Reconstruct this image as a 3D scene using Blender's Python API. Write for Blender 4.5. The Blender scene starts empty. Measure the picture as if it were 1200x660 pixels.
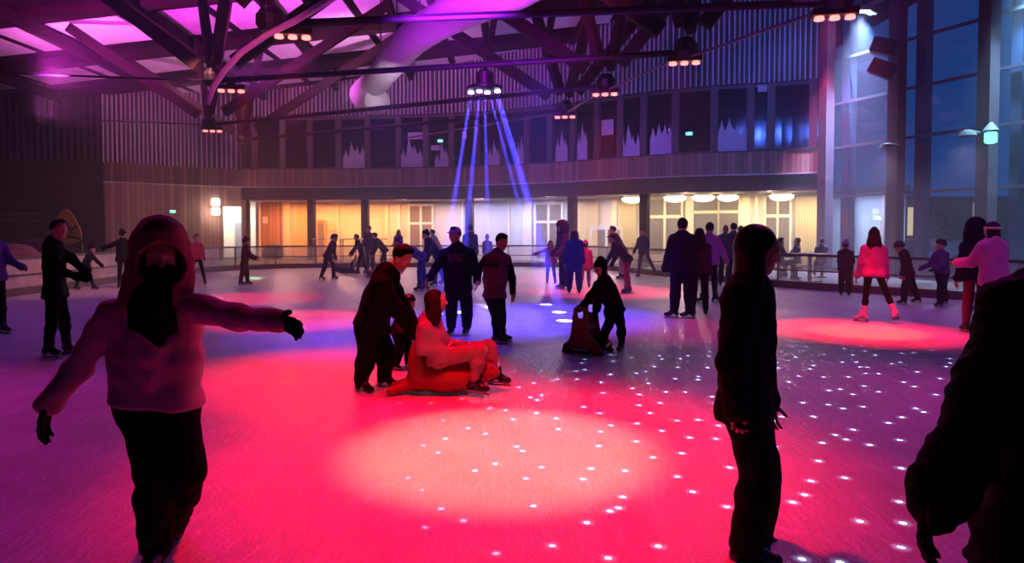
import bpy, bmesh, math, random, os
import numpy as np
from mathutils import Vector, Matrix
R = math.radians
random.seed(7)
C = bpy.context.scene.collection
CAMZ, F, TILT = 1.65, 800.0, R(1.8)
CT, ST = math.cos(TILT), math.sin(TILT)
CY0 = 270.0 + F * math.tan(TILT)          # image row of the optical axis
# ------------------------------------------------------------------ measuring
def at(px, py, Y):
    """3-D point at distance Y whose direction is read off the photograph"""
    v = (CY0 - py) / F
    z = Y * (v * CT - ST) / (CT + v * ST)
    return Vector(((px - 600) / F * (Y * CT - z * ST), Y, z + CAMZ))
def ground_y(py):
    lo, hi = 1.0, 200.0
    for _ in range(50):
        m = (lo + hi) / 2
        if at(600, py, m).z > 0: lo = m
        else: hi = m
    return lo
# ------------------------------------------------------------------ materials
MATS = {}
def srgb(c):
    return tuple(((x / 255) / 12.92 if x / 255 <= .04045 else ((x / 255 + .055) / 1.055) ** 2.4) for x in c)
def mat(name, col, rough=.6, metal=0., noise=0., scale=8., bump=0., bscale=40., emit=None, es=0., spec=.5, sheen=0., coat=0.):
    if name in MATS: return MATS[name]
    m = bpy.data.materials.new(name); m.use_nodes = True
    nt = m.node_tree; b = nt.nodes['Principled BSDF']
    b.inputs['Base Color'].default_value = (*col, 1)
    b.inputs['Roughness'].default_value = rough
    b.inputs['Metallic'].default_value = metal
    b.inputs['Specular IOR Level'].default_value = spec
    b.inputs['Sheen Weight'].default_value = sheen
    b.inputs['Coat Weight'].default_value = coat
    tc = nt.nodes.new('ShaderNodeTexCoord')
    if noise > 0:
        n = nt.nodes.new('ShaderNodeTexNoise'); n.inputs['Scale'].default_value = scale; n.inputs['Detail'].default_value = 4
        nt.links.new(tc.outputs['Object'], n.inputs['Vector'])
        r = nt.nodes.new('ShaderNodeMapRange'); r.inputs[1].default_value = .3; r.inputs[2].default_value = .7
        r.inputs[3].default_value = 1 - noise; r.inputs[4].default_value = 1 + noise
        nt.links.new(n.outputs[0], r.inputs[0])
        mx = nt.nodes.new('ShaderNodeVectorMath'); mx.operation = 'SCALE'; mx.inputs[0].default_value = col
        nt.links.new(r.outputs[0], mx.inputs['Scale']); nt.links.new(mx.outputs[0], b.inputs['Base Color'])
    if bump > 0:
        n = nt.nodes.new('ShaderNodeTexNoise'); n.inputs['Scale'].default_value = bscale; n.inputs['Detail'].default_value = 3
        nt.links.new(tc.outputs['Object'], n.inputs['Vector'])
        bp = nt.nodes.new('ShaderNodeBump'); bp.inputs['Strength'].default_value = bump; bp.inputs['Distance'].default_value = .01
        nt.links.new(n.outputs[0], bp.inputs['Height']); nt.links.new(bp.outputs[0], b.inputs['Normal'])
    if emit:
        b.inputs['Emission Color'].default_value = (*emit, 1); b.inputs['Emission Strength'].default_value = es
    MATS[name] = m
    return m
def cloth(rgb, rough=.85):
    return mat('cloth_%d_%d_%d_%d' % (*rgb, int(rough * 100)), srgb(rgb), rough, noise=.12, scale=5, bump=.25, bscale=60, spec=.08 if rough > .5 else .5)
def plank_mat(name, col, w=.14, var=.35, rough=.7, ax=(1, 0, 0)):
    """vertical boards: one tone per board, found from the coordinate along AX"""
    if name in MATS: return MATS[name]
    m = bpy.data.materials.new(name); m.use_nodes = True; nt = m.node_tree; b = nt.nodes['Principled BSDF']
    b.inputs['Roughness'].default_value = rough; b.inputs['Specular IOR Level'].default_value = .25
    N = nt.nodes.new; L = nt.links.new
    tc = N('ShaderNodeTexCoord')
    dp = N('ShaderNodeVectorMath'); dp.operation = 'DOT_PRODUCT'; dp.inputs[1].default_value = tuple(a / w for a in ax)
    L(tc.outputs['Object'], dp.inputs[0])
    fl = N('ShaderNodeMath'); fl.operation = 'FLOOR'; L(dp.outputs['Value'], fl.inputs[0])
    wn = N('ShaderNodeTexWhiteNoise'); wn.noise_dimensions = '1D'; L(fl.outputs[0], wn.inputs['W'])
    fr = N('ShaderNodeMath'); fr.operation = 'FRACT'; L(dp.outputs['Value'], fr.inputs[0])
    gp = N('ShaderNodeMath'); gp.operation = 'GREATER_THAN'; gp.inputs[1].default_value = .12; L(fr.outputs[0], gp.inputs[0])
    ns = N('ShaderNodeTexNoise'); mp = N('ShaderNodeMapping'); mp.inputs['Scale'].default_value = (9, 9, .7)
    L(tc.outputs['Object'], mp.inputs[0]); L(mp.outputs[0], ns.inputs['Vector']); ns.inputs['Detail'].default_value = 3
    a = N('ShaderNodeMath'); a.operation = 'MULTIPLY_ADD'; a.inputs[1].default_value = var * 2; a.inputs[2].default_value = 1 - var; L(wn.outputs[0], a.inputs[0])
    c = N('ShaderNodeMath'); c.operation = 'MULTIPLY_ADD'; c.inputs[1].default_value = .6; c.inputs[2].default_value = .7; L(ns.outputs[0], c.inputs[0])
    d = N('ShaderNodeMath'); d.operation = 'MULTIPLY'; L(a.outputs[0], d.inputs[0]); L(c.outputs[0], d.inputs[1])
    e = N('ShaderNodeMath'); e.operation = 'MULTIPLY_ADD'; e.inputs[1].default_value = .75; e.inputs[2].default_value = .25; L(gp.outputs[0], e.inputs[0])
    g = N('ShaderNodeMath'); g.operation = 'MULTIPLY'; L(d.outputs[0], g.inputs[0]); L(e.outputs[0], g.inputs[1])
    v = N('ShaderNodeVectorMath'); v.operation = 'SCALE'; v.inputs[0].default_value = col; L(g.outputs[0], v.inputs['Scale'])
    L(v.outputs[0], b.inputs['Base Color'])
    bp = N('ShaderNodeBump'); bp.inputs['Strength'].default_value = .5; bp.inputs['Distance'].default_value = .01
    L(e.outputs[0], bp.inputs['Height']); L(bp.outputs[0], b.inputs['Normal'])
    MATS[name] = m
    return m
def glass_mat(name, tint=(1, 1, 1), refl=.5, body=.0, bodycol=(.5, .5, .5), rough=.03):
    """thin pane: see-through with a Fresnel reflection, plus an optional milky share"""
    if name in MATS: return MATS[name]
    m = bpy.data.materials.new(name); m.use_nodes = True; nt = m.node_tree
    for n in list(nt.nodes): nt.nodes.remove(n)
    N = nt.nodes.new; L = nt.links.new
    o = N('ShaderNodeOutputMaterial'); tr = N('ShaderNodeBsdfTransparent'); tr.inputs[0].default_value = (*tint, 1)
    gl = N('ShaderNodeBsdfGlossy'); gl.inputs['Roughness'].default_value = rough
    lw = N('ShaderNodeLayerWeight'); lw.inputs[0].default_value = .25
    mu = N('ShaderNodeMath'); mu.operation = 'MULTIPLY_ADD'; mu.inputs[1].default_value = refl; mu.inputs[2].default_value = refl * .12; L(lw.outputs['Fresnel'], mu.inputs[0])
    mx = N('ShaderNodeMixShader'); L(mu.outputs[0], mx.inputs[0]); L(tr.outputs[0], mx.inputs[1]); L(gl.outputs[0], mx.inputs[2])
    last = mx
    if body > 0:
        df = N('ShaderNodeBsdfDiffuse'); df.inputs[0].default_value = (*bodycol, 1)
        tl = N('ShaderNodeBsdfTranslucent'); tl.inputs[0].default_value = (*bodycol, 1)
        m1 = N('ShaderNodeMixShader'); m1.inputs[0].default_value = .5; L(df.outputs[0], m1.inputs[1]); L(tl.outputs[0], m1.inputs[2])
        m2 = N('ShaderNodeMixShader'); m2.inputs[0].default_value = body; L(mx.outputs[0], m2.inputs[1]); L(m1.outputs[0], m2.inputs[2]); last = m2
    L(last.outputs[0], o.inputs[0])
    MATS[name] = m
    return m
# ------------------------------------------------------------------ objects
def put(o, parent=None, label=None, cat=None, group=None, kind=None):
    C.objects.link(o)
    if parent is not None: o.parent = parent
    if label: o['label'] = label
    if cat: o['category'] = cat
    if group: o['group'] = group
    if kind: o['kind'] = kind
    return o
def thing(name, label, cat, loc=(0, 0, 0), group=None, rz=0):
    o = bpy.data.objects.new(name, None); o.location = loc; o.rotation_euler = (0, 0, rz); o.empty_display_size = .2
    return put(o, None, label, cat, group)
def mesh_obj(name, verts, faces, m, parent=None, smooth=False, **kw):
    """VERTS in world space; brought into the parent's space when it has one"""
    me = bpy.data.meshes.new(name)
    if parent is not None:
        mi = world_of(parent).inverted(); verts = [mi @ Vector(v) for v in verts]
    me.from_pydata([tuple(v) for v in verts], [], faces); me.update()
    if m: me.materials.append(m)
    if smooth:
        me.polygons.foreach_set('use_smooth', [True] * len(me.polygons))
    return put(bpy.data.objects.new(name, me), parent, **kw)
def world_of(o):
    m = Matrix.LocRotScale(o.location, o.rotation_euler, o.scale)
    return world_of(o.parent) @ m if o.parent else m
class MB:
    """collects solids, then links them as one mesh"""
    def __init__(s): s.v = []; s.f = []
    def add(s, vs, fs):
        k = len(s.v); s.v += [Vector(v) for v in vs]; s.f += [tuple(i + k for i in f) for f in fs]; return s
    def box(s, c, size, M=None):
        x, y, z = [q / 2 for q in size]; vs = [Vector((i * x, j * y, k * z)) for i in (-1, 1) for j in (-1, 1) for k in (-1, 1)]
        c = Vector(c); vs = [(M @ v if M else v) + c for v in vs]
        return s.add(vs, [(0, 1, 3, 2), (4, 6, 7, 5), (0, 4, 5, 1), (2, 3, 7, 6), (0, 2, 6, 4), (1, 5, 7, 3)])
    def bar(s, a, b, w, h):
        a, b = Vector(a), Vector(b); d = b - a
        z = d.normalized(); up = Vector((0, 0, 1)) if abs(z.z) < .95 else Vector((0, 1, 0))
        x = z.cross(up).normalized(); y = x.cross(z)
        M = Matrix((x, y, z)).transposed()
        return s.box((a + b) / 2, (w, h, d.length), M)
    def tube(s, pts, r, n=8, cap=True):
        pts = [Vector(p) for p in pts]; rr = r if isinstance(r, (list, tuple)) else [r] * len(pts)
        k = len(s.v); prev = None; rings = []
        for i, p in enumerate(pts):
            t = (pts[min(i + 1, len(pts) - 1)] - pts[max(i - 1, 0)]).normalized()
            if prev is None: x = t.cross(Vector((0, 0, 1)) if abs(t.z) < .9 else Vector((1, 0, 0))).normalized()
            else: x = (prev - t * prev.dot(t)).normalized()
            prev = x; y = t.cross(x)
            rings.append([p + (x * math.cos(2 * math.pi * j / n) + y * math.sin(2 * math.pi * j / n)) * rr[i] for j in range(n)])
        vs = [v for g in rings for v in g]; fs = []
        for i in range(len(pts) - 1):
            for j in range(n):
                fs.append((i * n + j, i * n + (j + 1) % n, (i + 1) * n + (j + 1) % n, (i + 1) * n + j))
        if cap: fs.append(tuple(range(n))[::-1]); fs.append(tuple((len(pts) - 1) * n + j for j in range(n)))
        return s.add(vs, fs)
    def lathe(s, c, prof, n=20):
        c = Vector(c); vs = [c + Vector((r * math.cos(2 * math.pi * j / n), r * math.sin(2 * math.pi * j / n), z)) for r, z in prof for j in range(n)]
        fs = [(i * n + j, i * n + (j + 1) % n, (i + 1) * n + (j + 1) % n, (i + 1) * n + j) for i in range(len(prof) - 1) for j in range(n)]
        fs += [tuple(range(n))[::-1], tuple((len(prof) - 1) * n + j for j in range(n))]
        return s.add(vs, fs)
    def prism(s, pts, depth, M, c):
        """2-D outline PTS (u,w) extruded by DEPTH along v; M columns are u,v,w"""
        n = len(pts); c = Vector(c); vs = [M @ Vector((p[0], q, p[1])) + c for q in (-depth / 2, depth / 2) for p in pts]
        fs = [tuple(range(n)), tuple(range(n, 2 * n))[::-1]] + [(i, i + n, (i + 1) % n + n, (i + 1) % n) for i in range(n)]
        return s.add(vs, fs)
    def build(s, name, m, parent=None, smooth=False, **kw):
        return mesh_obj(name, s.v, s.f, m, parent, smooth, **kw)
# ---- polylines in plan
def ray_hit(poly, px, pref=0):
    k = (px - 600) / F; hits = []
    for (x0, y0), (x1, y1) in zip(poly, poly[1:]):
        den = (x1 - x0) - k * (y1 - y0)
        if abs(den) < 1e-9: continue
        t = (k * y0 - x0) / den
        if -1e-6 <= t <= 1 + 1e-6:
            x, y = x0 + t * (x1 - x0), y0 + t * (y1 - y0)
            if y > 0: hits.append((y, Vector((x, y, 0)), Vector((x1 - x0, y1 - y0, 0)).normalized()))
    hits.sort(key=lambda h: h[0])
    return hits[pref][1], hits[pref][2]
def offset(poly, d):
    out = []
    for i, p in enumerate(poly):
        a = poly[max(i - 1, 0)]; b = poly[min(i + 1, len(poly) - 1)]
        t = Vector((b[0] - a[0], b[1] - a[1], 0)).normalized()
        out.append((p[0] - t.y * d, p[1] + t.x * d))        # d > 0: to the left of the walking direction
    return out
def resample(poly, step):
    out = [Vector((*poly[0], 0))]
    for a, b in zip(poly, poly[1:]):
        a, b = Vector((*a, 0)), Vector((*b, 0)); n = max(1, round((b - a).length / step))
        out += [a + (b - a) * (i / n) for i in range(1, n + 1)]
    return [(p.x, p.y) for p in out]
def smooth_poly(poly, it=2):
    for _ in range(it):
        q = [poly[0]]
        for a, b in zip(poly, poly[1:]):
            q += [(a[0] * .75 + b[0] * .25, a[1] * .75 + b[1] * .25), (a[0] * .25 + b[0] * .75, a[1] * .25 + b[1] * .75)]
        poly = q + [poly[-1]]
    return poly
def strip(mb, poly, z0, z1, t):
    """upright band of thickness T (to the left of the polyline)"""
    q = offset(poly, t); n = len(poly)
    vs = [(p[0], p[1], z0) for p in poly] + [(p[0], p[1], z1) for p in poly] + [(p[0], p[1], z0) for p in q] + [(p[0], p[1], z1) for p in q]
    fs = []
    for i in range(n - 1):
        fs += [(i, i + 1, n + i + 1, n + i), (2 * n + i + 1, 2 * n + i, 3 * n + i, 3 * n + i + 1), (n + i, n + i + 1, 3 * n + i + 1, 3 * n + i), (i + 1, i, 2 * n + i, 2 * n + i + 1)]
    fs += [(0, n, 3 * n, 2 * n), (n - 1, 3 * n - 1, 4 * n - 1, 2 * n - 1)]
    return mb.add(vs, fs)
def along(t):
    """axes at a point of a wall: u along it, v into it, w up"""
    return Matrix((Vector((t.x, t.y, 0)), Vector((-t.y, t.x, 0)), Vector((0, 0, 1)))).transposed()
def sub_poly(poly, pxa, pxb, n=10):
    """piece of a wall between two columns of the photograph"""
    A, _ = ray_hit(poly, pxa); B, _ = ray_hit(poly, pxb)
    return [tuple(ray_hit(poly, pxa + (pxb - pxa) * i / n)[0][:2]) for i in range(n + 1)]
# ================================================================== camera
cam = bpy.data.cameras.new('camera'); co = bpy.data.objects.new('camera', cam); C.objects.link(co)
cam.lens = 24; cam.sensor_width = 36; cam.sensor_fit = 'HORIZONTAL'
co.location = (0, 0, CAMZ); co.rotation_euler = (R(90) - TILT, 0, 0)
cam.shift_y = (CY0 - 330) / 1200.0
cam.clip_start = .05; cam.clip_end = 500
sc = bpy.context.scene; sc.camera = co
sc.view_settings.view_transform = 'Standard'; sc.view_settings.look = 'None'; sc.view_settings.gamma = 1; sc.view_settings.exposure = 0
sc.view_settings.use_curve_mapping = False
sc.cycles.use_denoising = True; sc.cycles.max_bounces = 6; sc.cycles.diffuse_bounces = 3; sc.cycles.glossy_bounces = 3
sc.cycles.transparent_max_bounces = 16; sc.cycles.sample_clamp_indirect = 4; sc.cycles.volume_bounces = 0
sc.cycles.caustics_reflective = False; sc.cycles.caustics_refractive = False
sc.cycles.volume_step_rate = 4
# dusk sky
w = bpy.data.worlds.new('dusk_sky'); sc.world = w; w.use_nodes = True
bg = w.node_tree.nodes['Background']; bg.inputs[0].default_value = (.02, .17, .58, 1); bg.inputs[1].default_value = .42
# ================================================================== plan of the hall
BOARD = smooth_poly([(-12.4, -7), (-12.4, 10), (-12.4, 17), (-12.5, 22), (-12.3, 26.5), (-11, 29.3), (-8, 30.2), (-3, 30.8), (1.2, 31), (3.3, 29.6), (4.4, 27.2), (5.3, 24.6), (6.8, 21.6), (8.0, 19.3), (9.2, 17.9), (10.6, 16.3), (11.4, 15.1), (13.6, 11), (15.2, 6), (15.6, 0), (15.6, -7)], 2)
FAC = [(-19.7, 33), (-17.5, 35.3), (-15.1, 37.2), (-12, 37.4), (-7, 36.8), (-3, 36.0), (0, 34.9), (2.9, 33), (5.8, 30.6), (8.5, 29.2), (10.8, 28.6), (12.95, 27.6)]
FACS = smooth_poly(FAC, 2)
CURT = [(12.95, 27.6), (14.1, 24.6), (15.3, 21.6), (16.2, 18.8), (17.2, 15), (18, 10), (18.5, 0), (18.5, -9)]
ZS, ZB, ZT, ZC = 3.3, 4.0, 4.95, 7.8      # soffit, balcony front bottom and top, foot of the corrugated cladding
def zroof(x): return 10.7 + .11 * x
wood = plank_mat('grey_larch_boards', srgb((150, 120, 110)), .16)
woodw = plank_mat('warm_larch_boards', srgb((176, 128, 92)), .2)
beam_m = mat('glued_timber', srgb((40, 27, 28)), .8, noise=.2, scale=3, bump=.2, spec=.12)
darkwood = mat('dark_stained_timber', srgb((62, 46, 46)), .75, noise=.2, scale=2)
steel = mat('galvanised_steel', srgb((150, 150, 155)), .35, metal=.8)
blackm = mat('black_metal', srgb((20, 20, 22)), .5)
white = mat('white_paint', srgb((225, 222, 218)), .6, noise=.04)
cream = mat('cream_paint', srgb((226, 212, 196)), .7, noise=.06, scale=2)
grey = mat('grey_paint', srgb((120, 122, 128)), .6)
# ---- ice
def ice_material():
    m = bpy.data.materials.new('scratched_ice'); m.use_nodes = True; nt = m.node_tree; b = nt.nodes['Principled BSDF']; N = nt.nodes.new; L = nt.links.new
    tc = N('ShaderNodeTexCoord')
    n1 = N('ShaderNodeTexNoise'); n1.inputs['Scale'].default_value = 1.3; n1.inputs['Detail'].default_value = 6; n1.inputs['Roughness'].default_value = .65; L(tc.outputs['Object'], n1.inputs['Vector'])
    hs = []
    for ang, sc_, st in ((20, 9, 26), (75, 7, 30), (-35, 8, 24), (130, 11, 22)):
        mp = N('ShaderNodeMapping'); mp.inputs['Rotation'].default_value = (0, 0, R(ang)); mp.inputs['Scale'].default_value = (sc_ * 3, sc_ / st * 3, 1)
        wv = N('ShaderNodeVectorMath'); wv.operation = 'MULTIPLY_ADD'; wv.inputs[1].default_value = (.35, .35, 0)
        L(n1.outputs['Color'], wv.inputs[0]); L(tc.outputs['Object'], wv.inputs[2]); L(wv.outputs[0], mp.inputs[0])
        v = N('ShaderNodeTexVoronoi'); v.feature = 'DISTANCE_TO_EDGE'; v.inputs['Scale'].default_value = .55; L(mp.outputs[0], v.inputs['Vector'])
        r = N('ShaderNodeMapRange'); r.inputs[1].default_value = 0; r.inputs[2].default_value = .035; r.inputs[3].default_value = 1; r.inputs[4].default_value = 0; L(v.outputs['Distance'], r.inputs[0])
        hs.append(r)
    a = None
    for r in hs:
        if a is None: a = r; continue
        s = N('ShaderNodeMath'); s.operation = 'MAXIMUM'; L(a.outputs[0], s.inputs[0]); L(r.outputs[0], s.inputs[1]); a = s
    fine = N('ShaderNodeTexNoise'); fine.inputs['Scale'].default_value = 45; fine.inputs['Detail'].default_value = 4; L(tc.outputs['Object'], fine.inputs['Vector'])
    k = N('ShaderNodeMath'); k.operation = 'MULTIPLY_ADD'; k.inputs[1].default_value = .13; L(a.outputs[0], k.inputs[0])
    r2 = N('ShaderNodeMapRange'); r2.inputs[1].default_value = .3; r2.inputs[2].default_value = .7; r2.inputs[3].default_value = .52; r2.inputs[4].default_value = .74; L(n1.outputs[0], r2.inputs[0]); L(r2.outputs[0], k.inputs[2])
    r4 = N('ShaderNodeMapRange'); r4.inputs[1].default_value = .3; r4.inputs[2].default_value = .7; r4.inputs[3].default_value = .84; r4.inputs[4].default_value = 1.16; L(fine.outputs[0], r4.inputs[0])
    kk = N('ShaderNodeMath'); kk.operation = 'MULTIPLY'; L(k.outputs[0], kk.inputs[0]); L(r4.outputs[0], kk.inputs[1])
    col = N('ShaderNodeVectorMath'); col.operation = 'SCALE'; col.inputs[0].default_value = (.96, .98, 1); L(kk.outputs[0], col.inputs['Scale']); L(col.outputs[0], b.inputs['Base Color'])
    r3 = N('ShaderNodeMapRange'); r3.inputs[1].default_value = .3; r3.inputs[2].default_value = .7; r3.inputs[3].default_value = .3; r3.inputs[4].default_value = .5; L(n1.outputs[0], r3.inputs[0]); L(r3.outputs[0], b.inputs['Roughness'])
    b.inputs['IOR'].default_value = 1.31; b.inputs['Specular IOR Level'].default_value = .45
    h = N('ShaderNodeMath'); h.operation = 'MULTIPLY_ADD'; h.inputs[1].default_value = .6; L(fine.outputs[0], h.inputs[0]); L(a.outputs[0], h.inputs[2])
    bp = N('ShaderNodeBump'); bp.inputs['Strength'].default_value = .5; bp.inputs['Distance'].default_value = .01; L(h.outputs[0], bp.inputs['Height']); L(bp.outputs[0], b.inputs['Normal'])
    return m
ice_outline = BOARD
mesh_obj('floor', [(x, y, 0) for x, y in BOARD], [tuple(range(len(BOARD)))[::-1]], ice_material(), kind='structure')
MB().box((0, 14, -.14), (64, 60, .2)).build('floor_surround', mat('rubber_floor', srgb((84, 76, 76)), .8, noise=.1), kind='structure')
# ---- barrier around the rink: three runs
panel_m = glass_mat('milky_barrier_panel', (.95, .95, .95), .2, .2, (.75, .72, .72), .15)
panel_l = mat('pale_barrier_board', srgb((205, 188, 178)), .5, noise=.25, scale=2.5)
rail_m = mat('barrier_rail', srgb((88, 76, 80)), .4, metal=.3)
kick_m = mat('barrier_kickboard', srgb((104, 82, 84)), .5, noise=.1)
def barrier(poly, label, pm, step, first, last):
    t = thing('rink_barrier', label, 'barrier', (*poly[0], 0), 'barrier runs around the ice')
    strip(MB(), poly, 0, .2, .1).build('kickboard', kick_m, t)
    strip(MB(), offset(poly, .03), .2, .93, .02).build('panel', pm, t)
    strip(MB(), offset(poly, -.01), .92, .985, .09).build('top_rail', rail_m, t)
    strip(MB(), offset(poly, .0), .5, .535, .06).build('middle_rail', rail_m, t)
    pts = resample(poly, step)
    L = 0; acc = 0; prev = poly[0]; nxt = step / 2
    for a, b in zip(poly, poly[1:]):
        A, B = Vector((*a, 0)), Vector((*b, 0)); d = (B - A).length
        while acc + d >= nxt and d > 0:
            p = A + (B - A) * ((nxt - acc) / d); M = along((B - A).normalized())
            MB().box(p + M @ Vector((0, .07, .46)), (.05, .05, .9), M).build('post', steel, t)
            nxt += step
        acc += d
    return t
ia = min(range(len(BOARD)), key=lambda i: abs(BOARD[i][1] - 27.5) + (BOARD[i][0] > 0) * 99)
ib = min(range(len(BOARD)), key=lambda i: abs(BOARD[i][0] - 4.6) + (BOARD[i][1] < 20) * 99)
barrier(BOARD[:ia + 1], 'pale solid rink barrier running along the left side of the ice', panel_l, 1.9, 0, 0)
barrier(BOARD[ia:ib + 1], 'see-through rink barrier across the far end below the lit hall', panel_m, 1.7, 0, 0)
barrier(BOARD[ib:], 'see-through rink barrier along the right side before the glass wall', panel_m, 2.2, 0, 0)
# ================================================================== far facade
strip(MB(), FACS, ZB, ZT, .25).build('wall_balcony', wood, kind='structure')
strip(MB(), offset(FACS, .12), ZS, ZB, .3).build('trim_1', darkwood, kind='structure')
strip(MB(), offset(FACS, -.02), ZB - .03, ZB + .03, .04).build('trim_2', mat('pale_edge', srgb((190, 180, 185)), .5), kind='structure')
strip(MB(), offset(FACS, -.04), ZT, ZT + .05, .33).build('trim_3', darkwood, kind='structure')
# corrugated cladding with real ribs
def corrugated(poly, z0, zt, name, m, pitch=.22, depth=.06, slat=None):
    pts = resample(poly, pitch / 4); o = []
    for i, p in enumerate(offset(pts, 0)): o.append(p)
    q = offset(pts, -depth); prof = [(q[i] if (i // 2) % 2 else pts[i]) for i in range(len(pts))]
    n = len(prof)
    vs = [(x, y, z0) for x, y in prof] + [(x, y, zt(x)) for x, y in prof]
    fs = [(i, i + 1, n + i + 1, n + i) for i in range(n - 1)]
    o = mesh_obj(name, vs, fs, m, kind='structure')
    md = o.modifiers.new('thick', 'SOLIDIFY'); md.thickness = .02
    if slat:
        mb = MB(); rs = resample(poly, pitch)
        for a, bq in zip(rs, rs[1:]):
            A = Vector((*a, 0)); t = Vector((bq[0] - a[0], bq[1] - a[1], 0)).normalized(); M = along(t); h = zt(a[0]) - z0
            mb.box(A + M @ Vector((0, -depth - .03, z0 + h / 2)), (pitch * .3, .05, h), M)
        mb.build('raised_ribs', slat, o)
    return o
clad = mat('grey_corrugated_cladding', srgb((128, 124, 132)), .45, metal=.25, noise=.05)
LW = [(-30, 31.8), (-19.7, 33)]
iw = [p for p in FACS if p[0] <= -14.6]; ir = [p for p in FACS if p[0] >= -14.7]
rib = mat('pale_ribs', srgb((178, 172, 182)), .5, noise=.1)
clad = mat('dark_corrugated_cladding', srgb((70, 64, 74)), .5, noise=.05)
corrugated(iw, ZT, zroof, 'wall_far_left', clad, slat=rib)
corrugated(ir, ZC, zroof, 'wall_far', clad, slat=rib)
# dark wall on the left
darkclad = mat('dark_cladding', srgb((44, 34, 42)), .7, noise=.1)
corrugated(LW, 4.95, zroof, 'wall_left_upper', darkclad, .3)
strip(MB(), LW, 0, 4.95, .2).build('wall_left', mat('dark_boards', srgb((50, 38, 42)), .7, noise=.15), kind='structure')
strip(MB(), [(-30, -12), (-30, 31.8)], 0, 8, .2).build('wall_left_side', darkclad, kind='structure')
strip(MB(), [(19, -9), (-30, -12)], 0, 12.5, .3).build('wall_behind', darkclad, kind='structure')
# ground floor, left of the columns: timber wall with an open doorway
G = FACS
def gwall(pa, pb, z0, z1, m, name, off=0., t=.18):
    p = sub_poly(G, pa, pb); return strip(MB(), offset(p, off), z0, z1, t).build(name, m, kind='structure')
gwall(123.5, 262, 0, ZS, wood, 'wall_timber_left')
gwall(283, 288, 0, ZS, wood, 'wall_timber_pier')
gwall(262, 283, 2.95, ZS, wood, 'wall_timber_lintel')
strip(MB(), iw, ZS, ZT - .02, .2).build('wall_timber_upper', wood, kind='structure')
# white lobby behind the doorway
pL, tL = ray_hit(G, 272); ML = along(tL)
lob = MB()
lob.box(pL + ML @ Vector((0, 2.4, 1.6)), (3, .1, 3.2), ML); lob.box(pL + ML @ Vector((-1.2, 1.3, 1.6)), (.1, 2.2, 3.2), ML); lob.box(pL + ML @ Vector((1.25, 1.3, 1.6)), (.1, 2.2, 3.2), ML); lob.box(pL + ML @ Vector((0, 1.3, 3.25)), (3, 2.4, .1), ML)
lob.build('wall_lobby', white, kind='structure')
MB().box(pL + ML @ Vector((1.33, 1.3, 1.6)), (.05, 2.4, 3.3), ML).build('wall_lobby_side', woodw, kind='structure')
# pale lit side hall seen through the first bay of the glass wall
SH = [(13.7, 31.4), (16.5, 28.7)]
strip(MB(), SH, 0, 3.3, .15).build('wall_side_hall', bluew_ := mat('cool_white_panel', srgb((205, 208, 222)), .55, noise=.04, scale=1.5), kind='structure')
for i_, t_ in enumerate((.25, .5, .8)):
    q_ = Vector((13.7 + 2.8 * t_, 31.4 - 2.7 * t_, 1.6)); MB().box(q_ + Vector((-.12, -.12, 0)), (.14, .14, 3.2), along(Vector((.635, -.773, 0)))).build('trim_%d' % (4 + i_), mat('rosy_post', srgb((214, 180, 176)), .6), kind='structure')
MB().add([(13.3, 27.8, 3.32), (13.6, 31.6, 3.32), (16.7, 28.8, 3.32), (14.7, 25.2, 3.32)], [(0, 1, 2, 3)]).build('ceiling_side_hall', mat('soffit2', srgb((120, 116, 130)), .7), kind='structure')
d = MB().box(pL + ML @ Vector((.42, 2.28, 1.05)), (.62, .06, 2.1), ML).build('door_1', mat('blue_grey_door', srgb((130, 140, 165)), .5), kind='structure')
MB().box(pL + ML @ Vector((.2, 2.2, 1.05)), (.12, .06, .03), ML).build('door_handle', steel, d)
# back wall of the lit ground floor
BACK = offset(FACS, 2.7)
def bwall(pa, pb, z0, z1, m, name, off=0., t=.12):
    p = sub_poly(BACK, pa, pb); return strip(MB(), offset(p, off), z0, z1, t).build(name, m, kind='structure')
bluew = mat('cool_white_panel', srgb((205, 208, 222)), .55, noise=.04, scale=1.5)
bwall(286, 331, 0, 3.3, woodw, 'wall_back_timber')
bwall(331, 480, 0, 3.3, cream, 'wall_back_cream')
bwall(480, 668, 0, 3.3, bluew, 'wall_back_pale')
bwall(668, 757, 0, 3.3, cream, 'wall_back_warm')
bwall(757, 975, 0, 3.3, cream, 'wall_back_hall')
s_ = FACS[4:]; q = offset(s_, 2.9)
MB().add([(x, y, ZS) for x, y in s_] + [(x, y, ZS) for x, y in q], [(i + 1, i, len(s_) + i, len(s_) + i + 1) for i in range(len(s_) - 1)]).build('ceiling_ground_floor', mat('soffit', srgb((190, 180, 165)), .7), kind='structure')
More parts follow.
